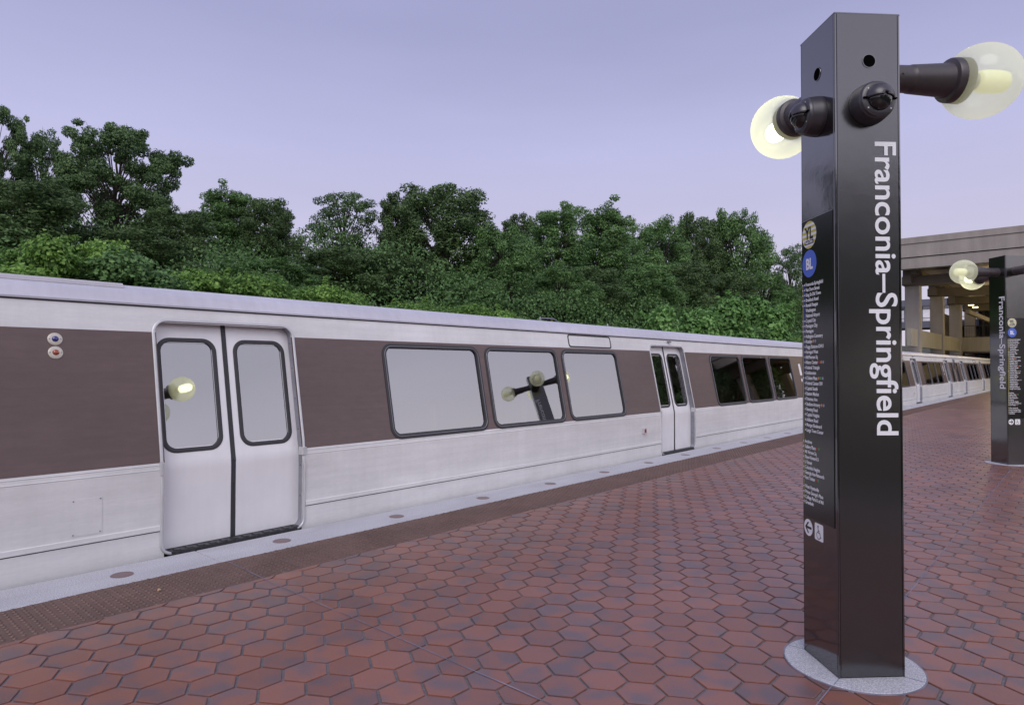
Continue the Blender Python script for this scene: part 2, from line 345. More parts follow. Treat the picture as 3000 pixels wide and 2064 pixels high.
# granite edging slabs with thin joints
for side in (0, 1):
    mb = MB(); js = [PY0, -2.93, 2.45, 7.72, 13.1, 18.5, 23.9, 29.3, 34.7, 40.1, 45.5, 50.9, 56.3, 61.7, 67, 72, 78, 84, 90, 100, 110, 120, PY1]
    for a_, b_ in zip(js[:-1], js[1:]):
        if side == 0: mb.box(XE, XG-.002, a_+.004, b_-.004, -.05, 0, c=.004)
        else: mb.box(2.655+.62, XR, a_+.004, b_-.004, -.05, 0, c=.004)
    tag(mb.build('granite_edge', 'granite'), kind='structure')
    x0 = XG+.002 if side == 0 else 2.657; x1 = XT0-.002 if side == 0 else 3.273
    mb = MB(); tw = .1525; k0 = int(PY0/tw)
    for k in range(k0, int(PY1/tw)):
        y = k*tw+.063
        for xa, xb in ((x0, (x0+x1)/2), ((x0+x1)/2, x1)) if y < 14 else ((x0, x1),):
            mb.box(xa+.0016, xb-.0016, y+.0032, y+tw-.0032, -.03, -.001 + .0012*math.sin(k*7.3+xa*5), c=.0015)
    # truncated domes
    if side == 0:
        p = .0508; n = 6
        for j in range(int(-1/p), int(40/p)):
            y = j*p+.012
            for i in range(12):
                x = x0+.028+i*.0508+(.0 if j % 2 else .0254)
                if x > x1-.012: continue
                r1, r2, h = .0155, .0095, .0062
                vs = [(x+r1*math.cos(a), y+r1*math.sin(a), -.001) for a in [2*math.pi*q/n for q in range(n)]]+[(x+r2*math.cos(a), y+r2*math.sin(a), h) for a in [2*math.pi*q/n for q in range(n)]]
                mb.add(vs, [(q, (q+1) % n, n+(q+1) % n, n+q) for q in range(n)]+[tuple(range(n, 2*n))])
    mg = MB(); mg.box(x0, x1, PY0, PY1, -.02, -.0045); tag(mg.build('tactile_grout', 'tactgrout'), kind='structure')
    o = bpy.data.objects.new('tactile_strip', bpy.data.meshes.new('tactile_strip')); o.data.from_pydata(mb.v, [], mb.f); o.data.materials.append(M['tactile']); COL.objects.link(o)
    tag(o, kind='structure')

def joint_y(x, yj):   # slightly skewed transverse joints
    return yj
JX = -.995
JYs = [-2.95, 2.46, 7.93, 13.35, 18.8, 24.2, 29.6, 35.0, 40.4, 45.8, 51.2]
# hexagonal quarry tiles: real bevelled tiles, in one sheet
def hex_tiles():
    rng = np.random.RandomState(5)
    PX, RY = .2172, .1915; g = .0080; hw = PX/2-g; side = RY/1.5
    vs = []; fs = []; rn = []
    def hexa(cx, cy, e):
        w = hw-e; t = (side-g*1.1-e*1.1); s2 = side/2-g*.55-e*.5
        return [(cx-w, cy-s2), (cx, cy-t), (cx+w, cy-s2), (cx+w, cy+s2), (cx, cy+t), (cx-w, cy+s2)]
    cx0, cy0 = -2.210, 3.026
    j0 = int((-3-cy0)/RY); j1 = int((75-cy0)/RY)
    for j in range(j0, j1):
        cy = cy0+j*RY; far = cy > 30
        xoff = (j % 2)*PX/2
        i0 = int((XT0-cx0)/PX)-2; i1 = int((2.65-cx0)/PX)+1
        for i in range(i0, i1):
            cx = cx0+i*PX+xoff
            if cx < XT0-PX*.25 or cx > 2.62: continue
            dz = rng.normal(0, .0006); tx, ty = rng.normal(0, .005, 2)
            r = rng.rand(3)
            o = len(vs)
            cl = lambda p: (min(max(p[0], XT0+.003), 2.652), p[1])
            top = [cl(p) for p in hexa(cx, cy, .0035)]; mid = [cl(p) for p in hexa(cx, cy, 0)]
            if not far:
                for (x, y) in top: vs.append((x, y, dz+tx*(x-cx)+ty*(y-cy)))
                for (x, y) in mid: vs.append((x, y, -.0022+dz+tx*(x-cx)+ty*(y-cy)))
                for (x, y) in mid: vs.append((x, y, -.013))
                fs.append(tuple(o+q for q in range(6)))
                for k in range(2):
                    for q in range(6): fs.append((o+(k+1)*6+q, o+(k+1)*6+(q+1) % 6, o+k*6+(q+1) % 6, o+k*6+q))
                rn += [tuple(r)]*18
            else:
                for (x, y) in mid: vs.append((x, y, dz))
                fs.append(tuple(o+q for q in range(6))); rn += [tuple(r)]*6
    me = bpy.data.meshes.new('paving'); me.from_pydata(vs, [], fs)
    at = me.attributes.new('rnd', 'FLOAT_COLOR', 'POINT'); a = np.ones((len(vs), 4), 'f'); a[:, :3] = np.array(rn)
    at.data.foreach_set('color', a.ravel()); me.materials.append(M['tile'])
    o = bpy.data.objects.new('paving', me); COL.objects.link(o); tag(o, kind='structure')
hex_tiles()
# far paving beyond the individual tiles
mb = MB(); mb.box(XT0, 2.655, 74.5, PY1, -.0050, -.001)
o = mb.build('paving_far', 'tactile'); tag(o, kind='structure')
# sealant joints
def ribbon(pts, w, z, name, mt):
    mb = MB(); vs = []
    for k, p in enumerate(pts):
        a = Vector(pts[max(k-1, 0)]); b = Vector(pts[min(k+1, len(pts)-1)]); d = (b-a).normalized(); n = Vector((-d.y, d.x))
        for s_ in (-1, 1): vs.append((p[0]+n.x*w/2*s_, p[1]+n.y*w/2*s_, z))
    for k in range(len(pts)-1): mb.add([vs[2*k], vs[2*k+1], vs[2*k+3], vs[2*k+2]], [(0, 1, 3, 2) if 0 else (0, 1, 2, 3)])
    tag(mb.build(name, mt), kind='structure')
rj = random.Random(3)
ribbon([(JX+rj.uniform(-.002, .002), y*.5) for y in range(-6, 120)], .0065, .0022, 'paving_joint', 'sealant')
for yj in JYs:
    pts = [(XG+.01, yj+.03-(.22 if yj > 5 else 0))]+[(XT0+.02, yj+.01-(.14 if yj > 5 else 0))]+[(x*.25, yj+rj.uniform(-.003, .003)-(.0 if yj < 5 or x*.25 > -3.1 else .09*(-3.1-x*.25))) for x in range(-18, 11)]
    ribbon(pts, .0065, .0062 if False else .0026, 'paving_joint', 'sealant')
# platform edge lights
mbp = MB(); mbp.lathe([(-.001, .078), (.0022, .078), (.0022, .0735)], (0, 0, 0), (0, 0, 1), 28, 0, cap=False)
mbp.lathe([(.0005, .0735), (.0016, .0735), (.0022, .06)], (0, 0, 0), (0, 0, 1), 28, 0)
first = None
for k in range(-3, 44):
    y = 1.803+k*1.3025
    if first is None:
        first = mbp.build('edge_light', 'glassdisc'); o = first
    else:
        o = first.copy(); COL.objects.link(o)
    o.location = (-5.507, y, 0)
    EL = {0: 'dull red edge light at the left, before the first train door', 1: 'dull red edge light in front of the right leaf of the first door',
          2: 'dull red edge light just past the first door, under the plain brown panel', 3: 'dull red edge light below the first wide window', 4: 'dull red edge light below the middle wide window',
          5: 'dull red edge light below the third wide window', 6: 'dull red edge light below the red intercom, before the second door', 7: 'dull red edge light just before the second train door'}
    tag(o, EL.get(k, 'small round dull red edge light in the granite beyond the second train door'), 'platform light', 'edge lights in the granite beside the train')

# ------------------------------------------------------------------ rail cars
CARL = 22.36
def X(z):
    t = z-.72
    if t < -.05: return 1.55
    if t > .05: return 1.55-.208*t
    return 1.55-.208*(t+.05)**2/.2
def S3(y, z, o=0): return (X(z)+o, y, z)
def grid_skin(mb, ys, zs, skip, off, mi):
    for a, b in zip(ys[:-1], ys[1:]):
        for c, d in zip(zs[:-1], zs[1:]):
            yc, zc = (a+b)/2, (c+d)/2
            if skip(yc, zc): continue
            mb.add([S3(a, c+1e-6, off), S3(b, c+1e-6, off), S3(b, d, off), S3(a, d, off)], [(0, 1, 2, 3)], mi(yc, zc) if callable(mi) else mi)
def rrect(y0, y1, z0, z1, r, n=7, sub=7, rb=None):
    """counter-clockwise closed outline; rb = bottom corner radius"""
    rb = r if rb is None else rb; pts = []
    def arc(cy, cz, a0, rr):
        return [(cy+rr*math.cos(a0+k*math.pi/2/n), cz+rr*math.sin(a0+k*math.pi/2/n)) for k in range(n+1)]
    A = [arc(y1-rb, z0+rb, -math.pi/2, rb), arc(y1-r, z1-r, 0, r), arc(y0+r, z1-r, math.pi/2, r), arc(y0+rb, z0+rb, math.pi, rb)]
    for i in range(4):
        pts += A[i]; p = A[i][-1]; q = A[(i+1) % 4][0]
        for k in range(1, sub): t = k/sub; pts.append((p[0]+(q[0]-p[0])*t, p[1]+(q[1]-p[1])*t))
    return pts
def ring(mb, outer, inner, front, back_in, back_out, mi=0, mi_in=None, bev=.004):
    n = len(outer); mi_in = mi if mi_in is None else mi_in
    mid = [((a[0]*.75+b[0]*.25), (a[1]*.75+b[1]*.25)) for a, b in zip(outer, inner)]
    mid2 = [((a[0]*.25+b[0]*.75), (a[1]*.25+b[1]*.75)) for a, b in zip(outer, inner)]
    L = [[S3(*p, back_out) for p in outer], [S3(*p, front-bev) for p in outer], [S3(*p, front) for p in mid], [S3(*p, front) for p in mid2], [S3(*p, front-bev) for p in inner], [S3(*p, back_in) for p in inner]]
    for k in range(5):
        fs = [(i, (i+1) % n, n+(i+1) % n, n+i) for i in range(n)]
        mb.add(L[k]+L[k+1], fs, mi_in if k == 4 else mi)
def face_out(o):
    # single-sheet panes: make the normal point out of the car (+x)
    me = o.data
    if me.polygons[0].normal.x < 0: me.flip_normals()
    return o
def poly_panel(mb, outline, off, mi=0):
    mb.add([S3(*p, off) for p in outline], [tuple(range(len(outline)))], mi)

DC = [3.0, 11.44, 19.88]                    # door centres
WIN = [4.745+k*1.6685 for k in range(3)]+[4.745+8.44+k*1.66 for k in range(3)]
WIN = [(w, w+1.568) for w in WIN]+[(.48, 1.22), (CARL-1.22, CARL-.48)]
WZ = (.758, 1.832); WR = .135
DW, DT = .672, 1.985
def make_car():
    root = empty('rail_car', (0, 0, 0))
    mb = MB()
    holes = [(a+.048, b-.048, WZ[0]+.048, WZ[1]-.048) for a, b in WIN]+[(c-DW+.036, c+DW-.036, -1, DT-.036) for c in DC]
    ys = sorted(set([0, CARL]+[h[0] for h in holes]+[h[1] for h in holes])); zs = sorted(set([-.55, -.02, .2, .67, .695, .72, .745, .765, WZ[0]+.048, WZ[1]-.048, 1.862, DT-.036, 2.095]))
    skip = lambda y, z: any(h[0] < y < h[1] and h[2] < z < h[3] for h in holes)
    grid_skin(mb, ys, zs, skip, 0, lambda y, z: 1 if .765 < z < 1.862 else 0)
    # ridges and mouldings between the doors
    segs = []; y = 0
    for c in DC+[None]:
        e = (c-DW-.001) if c else CARL
        segs.append((y, e)); y = (c+DW+.001) if c else None
    for a, b in segs:
        for z0, z1, o_ in ((.204, .250, .010), (.704, .716, .004), (.742, .752, .0035)):
            mb.add([S3(a, z0, 0), S3(b, z0, 0), S3(b, z0+.004, o_), S3(a, z0+.004, o_), S3(b, z1-.004, o_), S3(a, z1-.004, o_), S3(b, z1, 0), S3(a, z1, 0)],
                   [(0, 1, 2, 3), (3, 2, 4, 5), (5, 4, 6, 7), (0, 3, 5, 7), (1, 2, 4, 6)], 0)
        mb.add([S3(a, .1975, .001), S3(b, .1975, .001), S3(b, .2035, .001), S3(a, .2035, .001)], [(0, 1, 2, 3)], 2)  # dark line painted in as the shadow gap below the moulding
    # fine vertical panel seams on the lower body
    for y in (4.6, 9.7, 12.6, 17.9):
        mb.box(1.5502, 1.5506, y-.0008, y+.0008, .26, .70, 0)
    # far side, end walls, floor
    for a, b in ((-.55, .72), (.722, 2.095)):
        mb.add([(-X(a+.001), 0, a), (-X(a+.001), CARL, a), (-X(b), CARL, b), (-X(b), 0, b)], [(0, 1, 2, 3)], 0)
    for ye in (0, CARL):
        mb.add([(X(-.5), ye, -.55), (1.55, ye, .72), (X(2.09), ye, 2.095), (-X(2.09), ye, 2.095), (-1.55, ye, .72), (-X(-.5), ye, -.55)], [(0, 1, 2, 3, 4, 5)], 0)
    mb.box(-1.5, 1.38, .05, CARL-.05, -.30, -.06, 2)
    mb.build('body', ['alu', 'band', 'dark', 'jamb'], root)
    mb = MB()                                             # interior lining
    mb.box(-1.42, 1.36, .06, CARL-.06, -.055, -.01, 1)
    mb.add([(-1.40, .06, 0), (-1.40, CARL-.06, 0), (-1.16, CARL-.06, 2.0), (-1.16, .06, 2.0)], [(0, 1, 2, 3)], 0)
    mb.add([(-1.16, .06, 2.0), (-1.16, CARL-.06, 2.0), (1.2, CARL-.06, 2.0), (1.2, .06, 2.0)], [(0, 1, 2, 3)], 0)
    for ye in (.06, CARL-.06): mb.add([(-1.4, ye, 0), (1.4, ye, 0), (1.2, ye, 2.0), (-1.16, ye, 2.0)], [(0, 1, 2, 3)], 0)
    for a, b in ((4.9, 9.6), (13.3, 18.0)):
        for q in range(3): mb.add([(-1.36, a+.1+q*1.62, .85), (-1.36, a+1.5+q*1.62, .85), (-1.245, a+1.5+q*1.62, 1.75), (-1.245, a+.1+q*1.62, 1.75)], [(0, 1, 2, 3)], 2)
    mb.build('interior_lining', ['lining', 'dark', 'paleglass'], root)
    mb = MB(); mb.box(0, .86, 0, .10, .40, 1.10, 0, c=.03); mb.box(0, .86, .10, .52, .38, .48, 1, c=.02)
    seat = mb.build('seat', ['seatback', 'seatpad'], root); spots = []
    for a in (4.7, 13.1):
        for q in range(6): spots += [(.42, a+q*.86, 0), (-1.30, a+q*.86, 0)]
    for q, p in enumerate(spots):
        o = seat if q == 0 else seat.copy(); o.location = p; o.parent = root
        if q: COL.objects.link(o)
    mb = MB(); mb.lathe([(0, .018), (1.99, .018)], (0, 0, 0), (0, 0, 1), 8, 0); gp = mb.build('grab_pole', 'trim', root)
    for q, p in enumerate([(dx, c-.9, 0) for c in DC for dx in (-.35, .35)]):
        o = gp if q == 0 else gp.copy(); o.location = p; o.parent = root
        if q: COL.objects.link(o)
    # roof
    mb = MB()
    prof = [(1.262, 2.088), (1.283, 2.090), (1.285, 2.104), (1.262, 2.112), (1.250, 2.14), (1.235, 2.18), (1.208, 2.212), (1.17, 2.236), (1.145, 2.238), (1.12, 2.262), (1.05, 2.272), (.8, 2.29), (.35, 2.305), (0, 2.31)]
    full = prof+[(-a, b) for a, b in reversed(prof[:-1])]
    n = len(full); vs = [(a, 0, b) for a, b in full]+[(a, CARL, b) for a, b in full]
    mb.add(vs, [(i, i+1, n+i+1, n+i) for i in range(n-1)]+[tuple(range(n)), tuple(range(n, 2*n))])
    mb.build('roof', ['roofalu'], root, smooth=True)
    mb = MB(); mb.add([S3(0, 2.076, .0015), S3(CARL, 2.076, .0015), S3(CARL, 2.088, .0015), S3(0, 2.088, .0015)], [(0, 1, 2, 3)])
    mb.box(1.155, 1.175, .0, 2.15, 2.236, 2.262)
    mb.box(1.0, 1.155, .0, 2.15, 2.262, 2.275)
    mb.build('roof_flashing', 'roofalu', root)
    mb = MB(); mb.add([S3(0, 2.0765, .003), S3(CARL, 2.0765, .003), S3(CARL, 2.0885, .003), S3(0, 2.0885, .003)], [(0, 1, 2, 3)])
    mb.build('gutter_shadow_strip', 'rubber', root)  # dark strip standing in for the shadow under the gutter lip
    # roof equipment
    # windows
    for a, b in WIN:
        mb = MB(); o_ = rrect(a, b, WZ[0], WZ[1], WR); i_ = rrect(a+.056, b-.056, WZ[0]+.056, WZ[1]-.050, WR-.05)
        ring(mb, o_, i_, .012, -.03, 0, 0)
        i1 = rrect(a+.028, b-.028, WZ[0]+.028, WZ[1]-.025, WR-.025); i2 = rrect(a+.033, b-.033, WZ[0]+.033, WZ[1]-.03, WR-.03)
        ring(mb, i1, i2, .0155, .01, .01, 1, bev=.002)
        w = mb.build('window', ['rubber', 'jamb'], root, smooth=True)
        mb = MB(); poly_panel(mb, i_, -.012); face_out(mb.build('pane', 'pane', w))
    # doors
    for c in DC:
        mb = MB(); o_ = rrect(c-DW, c+DW, -.012, DT, .13, rb=.10); i_ = rrect(c-DW+.026, c+DW-.026, .012, DT-.026, .105, rb=.075)
        ring(mb, o_, i_, .014, -.09, 0, 0, 1, bev=.006)
        for zz in (.30, .60, .95, 1.25, 1.55, 1.8):          # jamb screws
            p = S3(c+DW-.0265, zz, -.05); mb.box(p[0]-.005, p[0]+.005, p[1]-.002, p[1]+.001, p[2]-.005, p[2]+.005, 2)
        mb.box(1.48, 1.560, c+DW-.036, c+DW+.008, .70, .78, 0, c=.004)
        mb.box(1.54, 1.566, c-DW-.006, c-DW+.02, .66, .78, 0, c=.004)
        df = mb.build('door_frame', ['trim', 'jamb', 'rubber'], root, smooth=True)
        mb = MB(); mb.box(1.42, 1.568, c-DW+.09, c+DW-.09, -.03, .017, 0)
        for q in range(12):
            yy = c-DW+.12+q*.1; mb.box(1.50, 1.563, yy, yy+.05, .017, .026, 0)
        mb.build('door_sill', 'steel_dark', root)
        cm = c-.012
        for s_ in (-1, 1):
            lc = cm+s_*.343; y0, y1 = (c-DW+.015, cm-.022) if s_ < 0 else (cm+.022, c+DW-.015)
            wy0, wy1, wz0, wz1 = lc-.264, lc+.264, .822, 1.822
            mb = MB(); zb = [.022, .66, .68, .70, .72, .74, .76, .78, wz0+.045, wz1-.045, 1.97]; yb = [y0, wy0+.045, wy1-.045, y1]
            grid_skin(mb, yb, zb, lambda y, z: wy0+.045 < y < wy1-.045 and wz0+.045 < z < wz1-.045, -.085, 0)
            for ye in (y0, y1):
                mb.add([S3(ye, .022, -.085), S3(ye, .72, -.085), S3(ye, .722, -.085), S3(ye, 1.97, -.085), S3(ye, 1.97, -.12), S3(ye, .722, -.12), S3(ye, .72, -.12), S3(ye, .022, -.12)], [(0, 1, 6, 7), (1, 2, 5, 6), (2, 3, 4, 5)], 0)
            mb.add([S3(y0, .022, -.085), S3(y1, .022, -.085), S3(y1, .022, -.12), S3(y0, .022, -.12)], [(0, 1, 2, 3)], 0)
            leaf = mb.build('door_leaf', 'doorpaint', root, smooth=True)
            mb = MB(); o_ = rrect(wy0, wy1, wz0, wz1, .12); i_ = rrect(wy0+.04, wy1-.04, wz0+.038, wz1-.038, .085)
            ring(mb, o_, i_, -.077, -.11, -.085, 0)
            mb.build('window_seal', 'rubber', leaf, smooth=True)
            mb = MB(); poly_panel(mb, i_, -.092); face_out(mb.build('pane', 'pane', leaf))
        mb = MB()
        for z0, z1 in ((.02, .72), (.722, 1.97)):
            for (ya, yb_) in ((cm-.0225, cm-.001), (cm+.001, cm+.0225)):
                mb.add([S3(ya, z0, -.082), S3(yb_, z0, -.082), S3(yb_, z1, -.082), S3(ya, z1, -.082)], [(0, 1, 2, 3)])
        mb.build('door_seal', 'rubber', root)
        mb = MB(); p = S3(c+.09, 2.05, 0); mb.box(p[0], p[0]+.05, p[1]-.035, p[1]+.035, p[2]-.02, p[2]+.015, 0, c=.006)
        mb.lathe([(0, .018), (.03, .018), (.035, .012)], (p[0]+.03, p[1]+.03, p[2]), (.3, .9, 0), 12, 1)
        if c != DC[0]: mb.build('door_camera', ['jamb', 'trim'], root)
    # side marker lights
    for z, ln in ((1.777, 'bluelens'), (1.672, 'orangelens')):
        mb = MB(); nrm = Vector((1, 0, .208)).normalized()
        mb.lathe([(0, .050), (.006, .050), (.009, .044), (.011, .030)], S3(1.622, z), nrm, 28, 0)
        for dy in (-.037, .037):
            p = Vector(S3(1.622+dy, z))+nrm*.009; mb.lathe([(0, .006), (.003, .005)], p, nrm, 8, 2)
        mb.lathe([(.010, .023), (.018, .022), (.025, .016), (.029, .006)], S3(1.622, z), nrm, 20, 1)
        mb.build('marker_light', ['lampplate', ln, 'jamb'], root, smooth=True)
    mb = MB(); mb.box(1.551, 1.5535, 1.692, 1.90, .272, .552, 0, c=.0008)
    for yy in (1.705, 1.887):
        for zz in (.285, .539): mb.lathe([(0, .0065), (.006, .004)], (1.5535, yy, zz), (1, 0, 0), 8, 1)
    mb.build('access_panel', ['alu', 'jamb'], root)
    mb = MB(); mb.box(1.550, 1.585, 10.115, 10.205, .424, .522, 0, c=.005); mb.box(1.585, 1.5875, 10.13, 10.19, .44, .505, 1)
    mb.box(1.5875, 1.589, 10.15, 10.172, .455, .48, 2)
    mb.build('intercom', ['trim', 'redlab', 'rubber'], root)
    # destination sign
    mb = MB(); o_ = rrect(8.33, 9.525, 1.872, 2.074, .05); i_ = rrect(8.352, 9.503, 1.894, 2.056, .035)
    ring(mb, o_, i_, .008, -.012, 0); sg = mb.build('destination_sign', 'rubber', root, smooth=True)
    mb = MB(); poly_panel(mb, i_, -.006)
    for z in (1.912, 2.03):
        mb.add([S3(8.38, z, -.004), S3(9.46, z, -.004), S3(9.46, z+.014, -.004), S3(8.38, z+.014, -.004)], [(0, 1, 2, 3)], 1)
    face_out(mb.build('sign_face', ['signglass', 'signstrip'], sg))
    # small label boards on the band (white notice by third window)
    mb = MB()
    mb.add([S3(18.62, 1.35, .003), S3(18.78, 1.35, .003), S3(18.78, 1.66, .003), S3(18.62, 1.66, .003)], [(0, 1, 2, 3)])
    mb.add([S3(18.62, 1.18, .003), S3(18.78, 1.18, .003), S3(18.78, 1.26, .003), S3(18.62, 1.26, .003)], [(0, 1, 2, 3)])
    mb.build('notice', 'white', root)
    # rubber diaphragm + end post between cars
    mb = MB()
    mb.box(-1.35, 1.40, CARL, CARL+.02, -.4, 2.0, 0); mb.box(-.8, .8, CARL+.02, CARL+.10, -.2, 1.9, 0)
    mb.box(1.24, 1.36, CARL-.005, CARL+.012, .75, 2.05, 1)
    mb.build('diaphragm', ['rubber', 'jamb'], root)
    # bogies under the floor
    for yb_ in (3.4, 19.0):
        mb = MB()
        for dy in (-1.1, 1.1):
            for sx in (-.76, .76): mb.lathe([(-.06, .43), (.06, .43)], (sx, yb_+dy, -.46), (1, 0, 0), 24, 0)
            mb.lathe([(-.75, .07), (.75, .07)], (0, yb_+dy, -.46), (1, 0, 0), 10, 0)
        for sx in (-.95, .95): mb.box(sx-.07, sx+.07, yb_-1.4, yb_+1.4, -.56, -.36, 0, c=.02)
        mb.build('bogie', 'steel_dark', root)
    return root
car = make_car()
labels = ['nearest silver rail car, blue and orange marker lights by its first door',
          'second silver rail car, glimpsed between the two black pylons, coupled behind the nearest one',
          'third silver rail car under the concrete station roof, beyond the grey seam between cars',
          'farthest silver rail car deep under the station, hidden mostly by the far pylon']
for k in range(4):
    c = car if k == 0 else copy_tree(car)
    c.location = (-7.38, -.14+k*22.45, 0)
    tag(c, labels[k], 'train car', 'silver and brown cars of the train at the platform')

# ------------------------------------------------------------------ pylons
STN = ["Franconia-Springfield", "Van Dorn Street", "King St-Old Town", "Braddock Road", "Ronald Reagan", "Washington", "National Airport", "Crystal City", "Pentagon City", "Pentagon", "Arlington Cemetery", "Rosslyn", "Foggy Bottom-GWU", "Farragut West", "McPherson Sq", "Metro Center", "Federal Triangle", "Smithsonian", "L'Enfant Plaza", "Federal Center SW", "Capitol South", "Eastern Market", "Potomac Ave", "Stadium-Armory", "Benning Road", "Capitol Heights", "Addison Road", "Morgan Boulevard", "Largo Town Center"]
DOTS = {11: 'os', 15: 'ros', 18: 'ogs', 23: 'os'}
STN2 = ["Archives", "Gallery Place", "Mt Vernon Sq", "Shaw-Howard U", "U Street", "Columbia Heights", "Georgia Ave-Petworth", "Fort Totten"]
DOTS2 = {1: 'rg', 7: 'rg'}
STN3 = ["West Hyattsville", "Prince George's Plaza", "College Park-U of Md", "Greenbelt"]
HH = .171; PH = 3.405
def face_frame(face):
    # returns function (u,z,o)->local point.  u to the viewer's right
    n = {'+x': (1, 0), '-x': (-1, 0), '+y': (0, 1), '-y': (0, -1)}[face]; u = (-n[1], n[0])
    return lambda a, z, o=0: (n[0]*(HH+o)+u[0]*a, n[1]*(HH+o)+u[1]*a, z), Vector((n[0], n[1], 0)), Vector((u[0], u[1], 0))
def put_text(mb, F, body, u, z, size, o, mi=0, rot=False, **kw):
    vs, fs = text_mesh(body, size, **kw)
    if rot: vs2 = [F(u+y, z-x, o+w) for x, y, w in vs]        # reads downwards, tops to the right
    else: vs2 = [F(u+x, z+y, o+w) for x, y, w in vs]
    mb.add(vs2, fs, mi); return text_w(vs)
def flat_poly(mb, F, pts, o, mi=0):
    mb.add([F(a, b, o) for a, b in pts], [tuple(range(len(pts)))], mi)
def disc(mb, F, u, z, r, o, mi=0, n=28): flat_poly(mb, F, [(u+r*math.cos(2*math.pi*k/n), z+r*math.sin(2*math.pi*k/n)) for k in range(n)], o, mi)

NAME = "Franconia\u2013Springfield"
def name_part(root, face):
    F, n, u = face_frame(face); mb = MB()
    # fit: length 1.508 (z 2.740..1.232), cap height .114
    vs, fs = text_mesh(NAME, 1, bold=.015); a, b = text_w(vs)
    fv, _ = text_mesh("F", 1, bold=.015); cap = max(v[1] for v in fv)-min(v[1] for v in fv)
    size = .114/cap; xs = 1.508/((b-a)*size)
    vs = [(x*size*xs, y*size, w) for x, y, w in vs]
    mb.add([F(.0365+y, 2.74-(x-a*size*xs), .0068+w) for x, y, w in vs], fs)
    return mb.build('name_lettering', 'white', root)

